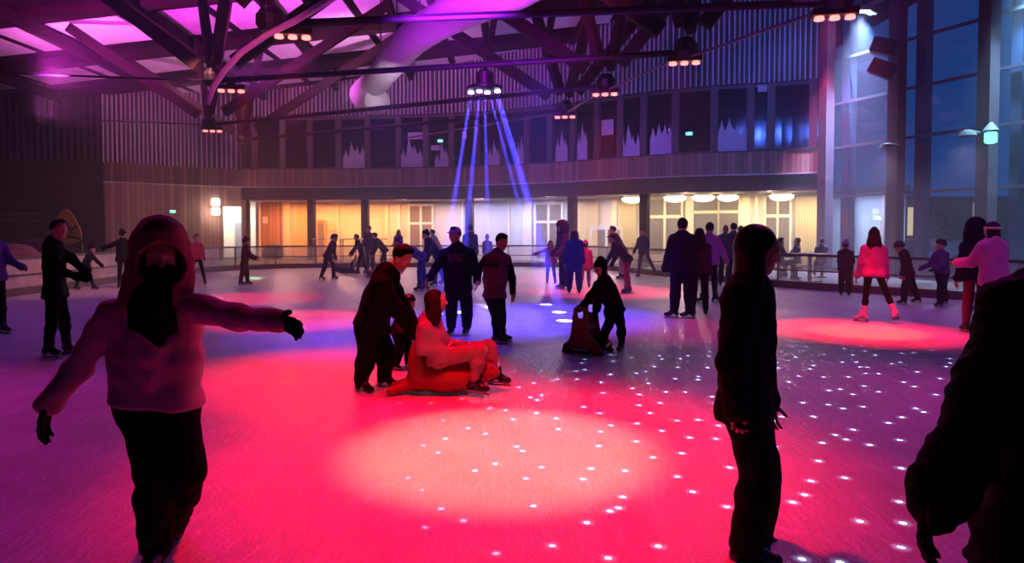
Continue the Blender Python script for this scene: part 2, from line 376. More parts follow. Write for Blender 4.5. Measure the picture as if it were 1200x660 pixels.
# small wall between end of hall and curtain wall
# frames and doors on the back wall
nwin = [0]; ndoor = [1]
def on_back(px, off=0.): 
    p, t = ray_hit(BACK, px); M = along(t); return p + M @ Vector((0, -off, 0)), M
def fbox(mb, px0, px1, z0, z1, dep, off):
    a, M = on_back((px0 + px1) / 2); A = ray_hit(BACK, px0)[0]; B = ray_hit(BACK, px1)[0]
    c = (A + B) / 2 + M @ Vector((0, -off, (z0 + z1) / 2)); return mb.box(c, ((B - A).length, dep, z1 - z0), M)
fr_w = mat('white_frame', srgb((230, 226, 222)), .5); fr_c = mat('cream_frame', srgb((240, 222, 186)), .5)
dg = glass_mat('dim_door_glass', (.6, .56, .54), .3, .55, (.62, .55, .52), .1)
def glazed(px0, px1, leaf, z1, zt, frm, kick=.0, door=True):
    """a framed bay: LEAF columns, upper light above z1"""
    nm = ('door_%d' % (ndoor[0] + 1)) if door else ('window_g%d' % nwin[0])
    if door: ndoor[0] += 1
    else: nwin[0] += 1; nm = 'window_%d' % (100 + nwin[0])
    w = .11 / 24 * 800 / 24
    pw = 2.6
    mb = MB(); n = leaf
    xs = [px0 + (px1 - px0) * i / n for i in range(n + 1)]
    for x in xs: fbox(mb, x - pw / 2, x + pw / 2, 0, zt, .1, .1)
    for z in (0.06 + kick, z1, zt): fbox(mb, px0, px1, z - .07, z + .07, .09, .1)
    o = mb.build(nm, frm, kind='structure')
    g = MB()
    fbox(g, px0, px1, .1 + kick, zt, .02, .1); g.build('pane', dg, o)
    if kick: k = MB(); fbox(k, px0, px1, 0, kick, .07, .1); k.build('kick_panel', frm, o)
    return o
glazed(372, 382, 1, 2.15, 2.2, mat('orange_frame', srgb((214, 160, 104)), .5)); glazed(480, 508, 2, 2.05, 3.1, fr_w); glazed(628, 660, 2, 2.1, 3.1, fr_w)
glazed(760, 800, 2, 2.3, 3.2, fr_c, .35); glazed(812, 842, 1, 2.5, 3.2, fr_c, .35, False); glazed(842, 866, 1, 2.5, 3.2, fr_c, .35, False)
glazed(896, 926, 2, 2.3, 3.2, fr_c, .3); glazed(694, 730, 2, 1.75, 1.8, fr_w, 0, False)
# pale posts and panels in the right hall
for i, (a, b, mm) in enumerate(((804, 811, fr_c), (868, 878, fr_c), (884, 888, fr_c), (718, 724, fr_c), (452, 456, fr_c), (466, 470, white), (396, 398, fr_c), (334, 341, fr_c), (346, 349, fr_c), (542, 544, fr_w), (596, 598, fr_w), (614, 624, fr_w))):
    m_ = MB(); fbox(m_, a, b, 0, 3.28, .12, .08); m_.build('trim_%d' % (10 + i), mm, kind='structure')
for i, (a, b) in enumerate(((672, 700), (932, 962), (727, 745), (345, 362))):
    p = sub_poly(offset(BACK, -.16), a, b, 40); z = [(.04 if j % 2 else 0) for j in range(41)]
    pp = [(x, y + z[j]) for j, (x, y) in enumerate(p)]
    cx, cy = pp[20]
    strip(MB(), pp, .1, 3.15, .02).build('curtain', mat('cream_curtain', srgb((228, 208, 160)), .8), label=['pale ribbed curtain just right of the fourth column under the balcony', 'yellow curtain hanging beside the last white post of the lit hall', 'pale curtain hanging beside the fifth column under the balcony', 'yellow curtain hanging left of the second column'][i], cat='curtain', group='curtains in the lit ground floor')
# ---- columns carrying the balcony
names = {288: 'brown timber column at the left end of the lit arcade', 363: 'brown column between the plank wall and the yellow wall', 426: 'dark column standing between the two yellow bays', 548: 'purple-lit column behind the man in the pale cap', 667: 'rosy column behind the group in blue and pink light', 752: 'dark column left of the row of dome lamps'}
for px, lb in names.items():
    p, t = ray_hit(FACS, px); M = along(t)
    MB().box(p + M @ Vector((0, .3, ZS / 2)), (.36, .36, ZS), M).build('timber_column', beam_m, label=lb, cat='column', group='columns under the balcony')
# ---- upper floor: glazed gallery
upm = glass_mat('gallery_glass', (.25, .5, .9), .18, .3, srgb((22, 36, 70)), .12)
ufr = mat('gallery_frame', srgb((84, 72, 84)), .6, noise=.1)
edges = [262, 300, 333, 365, 398, 432, 468, 500, 530, 560, 590, 618, 645, 672, 700, 727, 754, 791, 836, 878, 902, 951, 972]
for i, (a, b) in enumerate(zip(edges, edges[1:])):
    p = sub_poly(offset(FACS, .18), a, b, 4)
    mb = MB(); strip(mb, p, ZT, ZT + .12, .12); strip(mb, p, ZC - .14, ZC, .12)
    for e in (p[0], p[-1]):
        tt = Vector((p[-1][0] - p[0][0], p[-1][1] - p[0][1], 0)).normalized(); mb.box(Vector((e[0], e[1], (ZT + ZC) / 2)) - Vector((-tt.y, tt.x, 0)) * .03, (.3, .2, ZC - ZT), along(tt))
    o = mb.build('window_%d' % (i + 1), ufr, kind='structure')
    strip(MB(), offset(p, .05), ZT + .1, ZC - .1, .02).build('pane', upm, o)
strip(MB(), offset(FACS, 3), ZT, ZC + .2, .1).build('wall_gallery_back', mat('gallery_back', srgb((40, 50, 84)), .8), kind='structure')
MB().add([(x, y, ZT + .02) for x, y in FACS] + [(x, y, ZT + .02) for x, y in offset(FACS, 3)], [(i, i + 1, len(FACS) + i + 1, len(FACS) + i) for i in range(len(FACS) - 1)]).build('floor_gallery', darkwood, kind='structure')
MB().add([(x, y, ZC + .05) for x, y in FACS] + [(x, y, ZC + .05) for x, y in offset(FACS, 3)], [(i, i + 1, len(FACS) + i + 1, len(FACS) + i) for i in range(len(FACS) - 1)]).build('ceiling_gallery', darkwood, kind='structure')
# jagged paper fir trees standing in the gallery windows
deco = [(403, 429, 182, .95), (470, 496, 182, .95), (510, 526, 170, .7), (572, 586, 186, .8), (606, 616, 182, 1.), (651, 665, 188, .9), (676, 688, 175, 1.1), (727, 750, 174, .9), (761, 789, 172, 1.0), (840, 876, 172, 1.05)]
papm = mat('pale_paper', srgb((186, 180, 205)), .8, noise=.06)
desc = ['far-left one', 'second from the left', 'small one high beside a white sheet', 'one beside the blue beams', 'slim one right of the blue beams', 'one right of the fourth column', 'tall slim one under the red fixture', 'one left of the dark window post', 'one above the dome lamps', 'widest one, far right']
for i, (a, b, pyb, h) in enumerate(deco):
    A = ray_hit(offset(FACS, .1), a)[0]; B = ray_hit(offset(FACS, .1), b)[0]; t = (B - A).normalized(); M = along(t); w_ = (B - A).length
    rr = random.Random(i); n = 3 if w_ < .9 else 4
    out = [(-w_ / 2, 0), (w_ / 2, 0)]
    for k in range(n):
        x1 = w_ / 2 - k * w_ / n; pk = h * rr.uniform(.85, 1.2) + .35 * (1 if k == n // 2 else 0)
        out += [(x1, pk - .35), (x1 - w_ / n * .28, pk - .15), (x1 - w_ / n * .25, pk - .2), (x1 - w_ / n * .5, pk + .15), (x1 - w_ / n * .72, pk - .2), (x1 - w_ / n * .7, pk - .12)]
    out.append((-w_ / 2, h - .3))
    MB().prism(out, .02, M, (A + B) / 2 + Vector((0, 0, ZT + .06))).build('paper_fir_cutout', papm, label='pale jagged paper fir trees in the gallery window, ' + desc[i], cat='window decoration', group='paper fir trees in the gallery windows')
def plate(name, px0, px1, py0, py1, poly, off, m, **kw):
    A = ray_hit(poly, px0)[0]; B = ray_hit(poly, px1)[0]; t = (B - A).normalized(); M = along(t); c = (A + B) / 2
    z0 = at(600, py1, c.y).z; z1 = at(600, py0, c.y).z
    return MB().box(Vector((c.x, c.y, (z0 + z1) / 2)) + M @ Vector((0, -off, 0)), ((B - A).length, .03, z1 - z0), M).build(name, m, **kw)
for (a, b, c, d_, lb) in ((478, 495, 155, 163, 'pale sheet of paper in the gallery window right of the duct end'), (505, 515, 170, 176, 'low pale sheet of paper in the gallery window beside small cutouts'), (541, 546, 154, 163, 'narrow pale sheet in the gallery window left of the blue beams'), (703, 717, 140, 158, 'pale sheet in the red-lit gallery window'), (886, 897, 99, 107, 'small pale sheet high in the gallery window at the right')):
    plate('paper_sheet', a, b, c, d_, FACS, -.1, papm, label=lb, cat='paper', group='sheets in the gallery windows')
plate('poster', 308, 314, 254, 262, BACK, .03, white, label='small white notice pinned on the plank wall left of the yellow bays', cat='notice')
# ================================================================== curtain wall on the right
cg = glass_mat('curtain_wall_glass', (.7, .82, .95), .35, .05, (.12, .2, .4), .02)
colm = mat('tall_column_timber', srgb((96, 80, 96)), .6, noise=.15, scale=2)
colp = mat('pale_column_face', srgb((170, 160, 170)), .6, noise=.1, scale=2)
mull = mat('mullion_metal', srgb((112, 114, 140)), .35, metal=.5)
ncw = 0
for i, (a, b) in enumerate(zip(CURT, CURT[1:])):
    A, B = Vector((*a, 0)), Vector((*b, 0)); t = (B - A).normalized(); M = along(t); zt = zroof(A.x) + .6
    mb = MB()
    for z in (.1, 3.0, 4.95, 6.7, 8.43, 10.2):
        mb.bar(A + Vector((0, 0, z)), B + Vector((0, 0, z)), .1, .1)
    n = max(1, round((B - A).length / 3.3))
    for k in range(1, n): p = A + (B - A) * (k / n); mb.box(p + Vector((0, 0, zt / 2)), (.07, .1, zt), M)
    o = mb.build('window_%d' % (60 + i), mull, kind='structure')
    MB().box((A + B) / 2 + Vector((0, 0, zt / 2)), ((B - A).length, .03, zt), M).build('pane', cg, o)
lb = ['magenta-lit tall column where timber facade meets the glass wall', 'tall dark column carrying two black loudspeakers on the glass wall', 'tall column with the green lamp on the glass wall', 'tall dark column at the right edge of the photo', 'tall column of the glass wall beyond the right edge']
for i, p in enumerate(CURT[:5]):
    t = thing('tall_column', lb[i], 'column', (p[0], p[1], 0), 'tall columns of the glass wall')
    zt = zroof(p[0]) + .3; A = Vector((*p, 0)); tt = Vector((CURT[i + 1][0] - p[0], CURT[i + 1][1] - p[1], 0)).normalized(); M = along(tt)
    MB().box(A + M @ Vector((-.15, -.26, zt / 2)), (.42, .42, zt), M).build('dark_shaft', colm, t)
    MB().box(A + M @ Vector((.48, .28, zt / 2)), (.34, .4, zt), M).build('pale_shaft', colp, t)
plate('white_notice_board', 965.5, 969.5, 96, 141, [(FACS[-5][0], FACS[-5][1]), (FACS[-1][0], FACS[-1][1])], .2, white, label='narrow white board on the facade left of the magenta-lit column', cat='notice')
# outside: paving, low building, warm lit opening, bushes, parked cars
MB().box((44, 20, -.2), (50, 70, .1)).build('ground_outside', mat('asphalt', srgb((60, 62, 70)), .8, noise=.1), kind='structure')
ob = thing('outbuilding', 'low brown building seen through the glass wall at the right', 'building', (31, 40, 0))
MB().box((31, 42, 1.7), (22, 4, 3.4)).build('wall', mat('brown_render', srgb((120, 84, 80)), .8, noise=.1), ob)
MB().box((31, 42, 3.5), (22.6, 4.6, .25)).build('roof', mat('flat_roof', srgb((50, 50, 60)), .8), ob)
for px0, px1, py0, py1, col, es in ((1064, 1074, 243, 276, (1, .62, .28), 1.4), (1140, 1152, 238, 282, (1, .75, .6), .45), (1102, 1110, 256, 262, (.8, .4, .5), .12)):
    A = at(px0, py1, 39.9); B = at(px1, py0, 39.9)
    m_ = mat('lit_%d' % px0, (.3, .2, .1), .5, emit=col, es=es)
    MB().box(((A.x + B.x) / 2, 39.93, (max(A.z, .1) + B.z) / 2), (B.x - A.x, .08, B.z - max(A.z, .1))).build('lit_window', m_, ob)
# ================================================================== roof
def slab(mb, x0, x1, y0, y1, dz, th):
    vs = []
    for z in (0, th):
        for x, y in ((x0, y0), (x1, y0), (x1, y1), (x0, y1)): vs.append((x, y, zroof(x) + dz + z))
    return mb.add(vs, [(0, 3, 2, 1), (4, 5, 6, 7), (0, 1, 5, 4), (1, 2, 6, 5), (2, 3, 7, 6), (3, 0, 4, 7)])
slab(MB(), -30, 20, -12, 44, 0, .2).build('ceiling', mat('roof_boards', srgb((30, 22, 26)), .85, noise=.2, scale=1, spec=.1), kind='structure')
sky_m = mat('frosted_rooflight', srgb((232, 226, 236)), .5, noise=.05, scale=3)
ROWS = [(34.2, 36.2), (29.2, 31.6), (24.2, 27.0), (18.6, 21.4), (13, 15.5)]
n = 0
for r, (y0, y1) in enumerate(ROWS):
    k = 0; x = -26.
    while x < 3.6:
        wd = 2.9 if k % 3 else 1.9
        n += 1; fo = slab(MB(), x, x + wd - .35, y0, y1, -.03, .05).build('window_%d' % (80 + n), sky_m, kind='structure')
        x += wd; k += 1
trn = 30
for y in (12.2, 17.0, 22.8, 28.1, 33.0):         # wide beams across the hall between the rooflights
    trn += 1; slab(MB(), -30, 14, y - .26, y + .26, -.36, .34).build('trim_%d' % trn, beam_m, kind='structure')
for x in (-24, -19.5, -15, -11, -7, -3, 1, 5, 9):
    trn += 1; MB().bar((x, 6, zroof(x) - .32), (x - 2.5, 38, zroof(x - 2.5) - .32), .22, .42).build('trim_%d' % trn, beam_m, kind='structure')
# ================================================================== trusses
ZN = 5.45
NR = [(5.42, 11.5), (3.71, 14.7), (2.47, 18.1), (1.68, 21.7)]
NL = [(-4.45, 12.7), (-7.6, 17.5), (-10.9, 24.7), (-11.3, 28.8)]
rod_m = mat('dark_tie_rod', srgb((46, 34, 60)), .5, metal=.4)
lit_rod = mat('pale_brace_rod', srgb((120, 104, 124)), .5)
order = ['nearest to the camera', 'second from the camera, carrying the blue lamp', 'third from the camera', 'farthest from the camera']
for i in range(4):
    (xr, yr), (xl, yl) = NR[i], NL[i]
    t = thing('roof_truss', 'timber truss with thin tie rod, ' + order[i], 'roof truss', (xr, yr, ZN), 'roof trusses over the ice')
    MB().tube([(xl, yl, ZN), (xr, yr, ZN)], .07, 8).build('tie_rod', rod_m, t)
    for (x, y, s) in ((xr, yr, 1), (xl, yl, -1)):
        MB().lathe((x, y, ZN), [(.05, -.16), (.18, -.14), (.26, -.02), (.26, .14), (.15, .3)], 12).build('node_joint', blackm, t)
        for dx, dy, wdt in ((-s * 6.4, .6, .34), (-s * 1.9, -2.6, .3), (s * 1.5, 2.4, .3), (s * 4.6, -.6, .34)):
            X, Y = x + dx, y + dy; zt = zroof(X) - .25
            k = .08; a = Vector((x, y, ZN + .1)); b = Vector((X, Y, zt)); 
            MB().bar(a + (b - a) * k, b, .2, wdt).build('strut', beam_m, t)
# ties out to the left wall, and slanting braces between the joints
for i, (a, b, m_, lb, cat) in enumerate((
    ((*NL[1], ZN), (-17, 20, 6.3), rod_m, 'thin dark tie running from the second left joint to the ribbed wall', 'tie rod'),
    ((*NL[2], ZN), (-17.6, 27.5, 6.1), rod_m, 'lower thin dark tie running from the third left joint to the ribbed wall', 'tie rod'),
    ((*NR[0], ZN - .05), (*NR[1], ZN - .12), lit_rod, 'pale slanting brace between the first and second joints at the right', 'brace'),
    ((*NR[1], ZN - .05), (*NR[2], ZN - .12), lit_rod, 'pale slanting brace between the second and third joints at the right', 'brace'),
    ((*NR[2], ZN - .05), (*NR[3], ZN - .12), lit_rod, 'pale slanting brace between the third and farthest joints at the right', 'brace'),
    ((*NR[3], ZN - .05), (-4, 26, ZN - .3), lit_rod, 'pale brace running left from the farthest right joint', 'brace'))):
    MB().tube([a, b], .03, 6).build('brace_rod' if i > 1 else 'tie_rod', m_, label=lb, cat=cat, group='thin rods between the truss joints')
# bent pale pipe at the left
pp = [at(243, 121, 13.2), at(250, 102, 13), at(262, 84, 12.8), at(282, 62, 12.6), at(312, 41, 12.3), at(345, 25, 12), at(392, -4, 11.4), at(450, -50, 10.8)]
MB().tube([tuple(p) for p in pp], .055, 8).build('bent_pipe', mat('pale_pipe', srgb((225, 190, 210)), .4), smooth=True, label='long pale bent pipe curving up past the dark timber joint at the left', cat='pipe')
# ================================================================== fabric air duct
ductm = mat('fabric_duct', srgb((226, 222, 218)), .75, noise=.05, scale=3, bump=.3, bscale=6)
ctr = [at(700, -90, 10.2), at(620, -24, 13.0), at(560, 4, 15.4), at(520, 22, 16.4), at(484, 45, 17.8), at(460, 72, 20.0), at(440, 96, 22.4), at(428, 106, 23.6)]
dt = thing('air_duct', 'long pale fabric air duct with a bent end hanging under the roof', 'duct', tuple(ctr[-1]))
def catmull(P, n=8):
    P = [P[0] * 2 - P[1]] + P + [P[-1] * 2 - P[-2]]; out = []
    for i in range(1, len(P) - 2):
        for j in range(n):
            t = j / n; a, b, c, d = P[i - 1:i + 3]
            out.append(.5 * ((2 * b) + (c - a) * t + (2 * a - 5 * b + 4 * c - d) * t * t + (3 * b - a - 3 * c + d) * t ** 3))
    return out + [P[-2]]
cc = catmull(ctr)
MB().tube(cc, [.43 * (1 + .015 * math.sin(i * 2.1)) for i in range(len(cc))], 28).build('duct_tube', ductm, dt, smooth=True)
e0 = ctr[-1]; el = catmull([e0, at(424, 111, 23.9), at(430, 117, 23.5), at(443, 119, 22.6)], 6)
MB().tube(el, .42, 28).build('duct_elbow', ductm, dt, smooth=True)
for i in (6, 14, 22, 30, 38, 45):
    a = cc[i]; tn = (cc[i + 1] - cc[i - 1]).normalized()
    MB().tube([a + Vector((0, 0, .43)), (a.x, a.y, zroof(a.x))], .02, 6).build('hanger', rod_m, dt)
seam = [p + Vector((-.24, .1, .37)) for p in cc]
MB().tube(seam, .035, 6).build('seam', rod_m, dt)
# ================================================================== lamps
def spot(name, loc, aim, watts, col, ang, blend, rad=.1, parent=None):
    l = bpy.data.lights.new(name, 'SPOT'); l.energy = watts; l.color = col; l.spot_size = R(ang); l.spot_blend = blend; l.shadow_soft_size = rad
    o = bpy.data.objects.new(name, l); o.rotation_euler = (Vector(aim) - Vector(loc)).to_track_quat('-Z', 'Y').to_euler(); o.location = loc
    C.objects.link(o)
    return o
def point(name, loc, watts, col, rad=.15):
    l = bpy.data.lights.new(name, 'POINT'); l.energy = watts; l.color = col; l.shadow_soft_size = rad
    o = bpy.data.objects.new(name, l); o.location = loc; C.objects.link(o); return o
def area(name, loc, size, watts, col, rot=(0, 0, 0)):
    l = bpy.data.lights.new(name, 'AREA'); l.energy = watts; l.color = col; l.shape = 'RECTANGLE'; l.size, l.size_y = size
    o = bpy.data.objects.new(name, l); o.location = loc; o.rotation_euler = rot; C.objects.link(o); return o
RED = (1, .002, .028); PINK = (1, .015, .16); WARM = (1, .5, .28); BLUE = (.07, .05, 1); PUR = (.30, .03, .75)
red_lens = mat('red_lens', (.5, .1, .1), .4, emit=(1, .12, .11), es=5)
blue_lens = mat('blue_lens', (.2, .2, .8), .4, emit=(.45, .4, 1), es=12)
def fixture(x, y, z, label, lens, rz=0, n=3):
    t = thing('stage_light', label, 'stage light', (x, y, z), 'lights hung from the truss joints', rz)
    M = Matrix.Rotation(rz, 3, 'Z')
    MB().box((x, y, z + .16), (.72, .26, .12), M).box((x, y, z + .3), (.2, .2, .2), M).build('housing', blackm, t)
    MB().tube([(x, y, z + .38), (x, y, ZN)], .04, 8).build('hanger', blackm, t)
    for k in range(n):
        dx = (k - (n - 1) / 2) * .24; p = Vector((x, y, z)) + M @ Vector((dx, 0, 0))
        MB().lathe(p + Vector((0, 0, .04)), [(.075, 0), (.085, .01), (.07, .07)], 14).build('lens', lens, t)
    return t
lights = [  # px, py of the lens row, distance, pool watts, label
    (978, 26, 11.5, 'right-hand light with three glowing red lenses beside the pink column'),
    (802, 78, 14.7, 'light with three pale lenses at the second right joint'),
    (709, 114, 18.1, 'small light with three red lenses at the third right joint'),
    (662, 140, 21.7, 'tiny light with three red lenses at the farthest right joint'),
    (343, 48, 12.7, 'light with three bright red lenses beside the bent pale pipe'),
    (271, 110, 17.5, 'light with three red lenses just below the end of the bent pipe'),
    (249, 156, 24.7, 'small light with three red lenses in front of the ribbed wall')]
for i, (px, py, Y, lb) in enumerate(lights):
    p = at(px, py, Y); fixture(p.x, p.y, p.z, lb, red_lens, R(-12 if px > 600 else 10))
# blue multi-beam head
pb = at(568, 107, 16.0)
bt = thing('beam_light', 'blue light head with four bright lenses throwing beams down', 'stage light', tuple(pb))
MB().lathe(pb + Vector((0, 0, .0)), [(.26, 0), (.42, .03), (.42, .1), (.2, .16), (.2, .42), (.08, .5)], 18).build('housing', blackm, bt, smooth=False)
MB().tube([pb + Vector((0, 0, .4)), (pb.x, pb.y, ZN)], .05, 8).build('hanger', blackm, bt)
beams = [((511, 368), -.32), ((537, 366), -.12), ((574, 360), .0), ((640, 357), .12), ((655, 366), .26), ((662, 376), .32)]
for k, dx in enumerate((-.32, -.12, .06, .3)):
    MB().lathe(pb + Vector((dx, -.1 if k % 2 else .05, -.05)), [(.05, 0), (.07, .01), (.06, .06)], 12).build('lens', blue_lens, bt)
for k, ((qx, qy), dx) in enumerate(beams):
    q = at(qx, qy, ground_y(qy)); o_ = pb + Vector((dx, 0, -.08))
    d_ = (q - o_).normalized()
    spot('beam_spot', o_, o_ + d_ * 5, 800000, (.07, .055, 1), 2.8, .8, .03)
# pool lamps: one over every pool
def pool(x, y, z, w_red, w_hot, r_red, r_hot, red=RED, hot=WARM, blend=.75):
    a = math.degrees(math.atan(r_red / z)) * 2; spot('pool_spot', (x, y, z), (x, y, 0), w_red, red, a, blend, .2)
    if w_hot: a = math.degrees(math.atan(r_hot / z)) * 2; spot('pool_core_spot', (x, y, z), (x, y, 0), w_hot, hot, a, .6, .12)
P = lambda px, py: (at(px, py, ground_y(py)).x, ground_y(py))
x, y = P(590, 527); pool(x, y, 5.1, 2900, 1000, 3.1, 1.35, blend=.9)
x, y = P(400, 440); pool(x, y, 5.1, 2300, 0, 2.3, 1, blend=.8)
x, y = P(1012, 388); pool(x, y, 5.1, 2300, 800, 1.9, 1.1, RED, (1, .34, .10), .6)
x, y = P(345, 375); pool(x, y, 5.1, 1500, 0, 1.9, 1, (1, .006, .09), blend=.6)
x, y = P(290, 350); pool(x, y, 5.1, 1100, 0, 2.0, 1, (1, .006, .06), blend=.5)
x, y = P(710, 341); pool(x, y, 5.1, 1700, 0, 2.6, 1, (1, .01, .10), blend=.6)
x, y = P(655, 327); pool(x, y, 5.1, 800, 0, 2.4, 1, (1, .03, .3), blend=.6)
x, y = P(800, 385); pool(x, y, 5.1, 500, 0, 2.2, 1, (.9, .01, .25), blend=1)
x, y = P(630, 372); pool(x, y, 5.0, 3000, 0, 3.0, 1, BLUE, blend=.9)
x, y = P(460, 390); pool(x, y, 5.0, 1000, 0, 3.0, 1, (.12, .02, 1), blend=.9)
# magenta fill over the foreground, purple fill over all: added, without fixtures
spot('magenta_fill_spot', (-7.5, 9.5, 6.5), (-5.0, 3.8, 0), 1500, (.65, .004, .36), 72, 1, .3)
spot('magenta_fill_spot', (5.5, 9.5, 6.5), (3.2, 3.8, 0), 1000, (.75, .01, .34), 75, 1, .3)
for x, y, w_, c in ((-7, 14, 700, PUR), (6.5, 12, 800, (.36, .05, .6)), (0, 22, 450, (.36, .08, .7)), (-7, 26, 500, (.5, .1, .4)), (9, 19, 350, (.4, .08, .8))):
    spot('purple_fill_spot', (x, y, 8.8), (x, y - 1.5, 0), w_, c, 130, 1, .4)
spot('purple_fill_spot', (7.5, 5, 8.6), (10.2, 13, 0), 900, (.7, .12, .7), 60, 1, .3)  # added fill for the pink jacket near the right edge
spot('green_spot', (-6, 19, 6), (*P(296, 326), 0), 9000, (.12, 1, .4), 5, .4, .05)
# fill spots added to brighten roof and duct, no fixtures
spot('roof_fill_spot', (-12.5, 18.5, 5.6), (-12.5, 22.5, 10), 9000, (.85, .03, .7), 105, 1, .2)
spot('roof_fill_spot', (-8.6, 21, 5.9), (-6, 25.5, 10.5), 3800, (.75, .08, .75), 105, 1, .2)
spot('roof_fill_spot', (-15.6, 22.6, 5.3), (-15, 28, 10), 3000, (.8, .15, .6), 105, 1, .2)
spot('roof_fill_spot', (-6, 26, 6.4), (-6.5, 30.5, 10), 2600, (.7, .25, .6), 105, 1, .2)
spot('roof_fill_spot', (-1.5, 10, 4.8), (-.6, 15.0, 6.6), 5500, (.55, .02, 1), 60, 1, .2)
spot('roof_fill_spot', (1.5, 12.5, 5.2), (1.6, 19, 8.4), 450, (1, .02, .3), 60, 1, .2)
spot('facade_fill_spot', (1, 24, 7), (1, 34, 5.5), 1300, (.35, .12, .8), 110, 1, .3)  # facade spots: added fill, no lamp stands here
spot('facade_fill_spot', (8, 19, 7), (8.5, 29, 7.5), 2800, (.06, .14, .8), 100, 1, .3)
spot('facade_fill_spot', (-12, 25, 7), (-16, 35, 4), 1300, (.9, .35, .45), 100, 1, .3)
spot('column_wash_spot', (12.0, 26.2, 10.4), (12.75, 27.2, 4.0), 5200, (1, .04, .32), 42, .8, .1)
# cold white lamp high in the corner of the glass wall
pc = at(1008, 11, 26.2)
fl = thing('floodlight', 'cold white floodlight glowing high in the corner of the glass wall', 'floodlight', tuple(pc))
MB().box(pc, (.7, .3, .12)).build('housing', grey, fl); MB().box(pc - Vector((0, 0, .08)), (.6, .26, .03)).build('lens', mat('white_lens', (1, 1, 1), .4, emit=(.75, .85, 1), es=25), fl)
MB().tube([pc + Vector((0, 0, .05)), (pc.x, pc.y, zroof(pc.x))], .03, 6).build('hanger', grey, fl)
spot('corner_flood_spot', pc - Vector((0, 0, .15)), (pc.x, pc.y - .3, 0), 30000, (.4, .55, 1), 62, 1, .15)
f2 = (15.2, 20.5, 10.2); fb = thing('floodlight', 'cold white floodlight high above the right edge of the photo', 'floodlight', f2)
MB().box(f2, (.7, .3, .12)).build('housing', grey, fb); MB().tube([f2, (f2[0], f2[1], zroof(f2[0]))], .03, 6).build('hanger', grey, fb)
spot('corner_flood_spot', (f2[0], f2[1], f2[2] - .15), (15.4, 20.2, 0), 14000, (.35, .7, 1), 50, 1, .15)
spot('duct_end_fill_spot', (-2.6, 17, 5.2), (-4.9, 23, 6.5), 900, (.9, .7, .9), 34, 1, .15)  # added to brighten the bent end of the duct
spot('pipe_fill_spot', (-2.5, 8, 4.6), (-5.6, 12.8, 5.6), 900, (1, .1, .4), 40, 1, .1)  # added pink fill aimed at the bent pipe
for px_, col_ in ((330, (1, .6, .45)), (400, (1, .6, .42)), (470, (1, .62, .5)), (560, (.9, .7, .8)), (640, (.9, .75, .85)), (710, (1, .75, .7)), (800, (1, .75, .6)), (900, (1, .7, .65))):
    p_, t_ = ray_hit(FACS, px_); M_ = along(t_); q_ = p_ + M_ @ Vector((0, .45, 3.15)); a_ = p_ + M_ @ Vector((0, -8, 0))
    spot('arcade_spill_spot', q_, a_, 600 if 520 < px_ < 780 else 400, tuple(v_ * w_ for v_, w_ in zip(col_, (1, .8, 1))), 115, 1, .15)  # added unseen spots stand in for arcade light spilling onto the ice
spot('barrier_fill_spot', (-7.5, 17, 6), (-12.4, 20, .5), 900, (1, .3, .35), 70, 1, .2)  # added to brighten the left barrier, no fixture
# lights under the balcony
def soffit(px, col, w_, off=1.2, z=3.2, size=(2.2, .4)):
    p, t = ray_hit(FACS, px); M = along(t); q = p + M @ Vector((0, off, z))
    return area('ceiling_panel', q, size, w_ * .95, col, (0, 0, math.atan2(t.y, t.x)))
for px, col, w_ in ((310, (1, .36, .13), 130), (350, (1, .38, .10), 180), (396, (1, .36, .09), 200), (445, (1, .42, .14), 200), (492, (1, .5, .28), 120), (535, (.72, .66, 1), 110), (585, (.72, .7, 1), 120), (640, (.85, .8, 1), 120), (712, (1, .82, .62), 190)):
    soffit(px, col, w_)
for px, col, w_ in ((775, (1, .8, .52), 170), (830, (1, .8, .52), 170), (890, (1, .8, .5), 170), (945, (1, .82, .55), 170)):
    soffit(px, col, w_, 1.3)
domem = mat('lit_dome', (1, .95, .85), .5, emit=(1, .86, .62), es=3.2)
for i, (px, py, r) in enumerate(((741, 227, .5), (791, 232, .5), (824, 226, .5), (853, 230, .45), (916, 224, .5))):
    Y = ray_hit(FACS, px)[0].y + 1.1; p = at(px, py, Y); p.z = 3.08
    t = thing('dome_lamp', 'glowing white dome ceiling lamp, ' + ['left of the dark fifth column', 'first one right of the fifth column', 'second one right of the fifth column', 'third one right of the fifth column', 'last one, near the white post'][i], 'ceiling lamp', tuple(p), 'dome lamps in the lit hall')
    MB().lathe(p + Vector((0, 0, -.16)), [(.12, 0), (r * .6, .03), (r * .9, .1), (r, .2), (r, .24)], 24).build('dome', domem, t, smooth=True)
    MB().lathe(p + Vector((0, 0, .06)), [(r * .8, .02), (r * .8, .12)], 24).build('mount', white, t)
area('side_hall_panel', (14.8, 28.3, 3.2), (1.6, 1.0), 150, (.72, .78, 1), (0, 0, R(-50)))
area('lobby_panel', pL + ML @ Vector((0, 1.3, 3.15)), (1.6, 1.2), 160, (1, .84, .66))
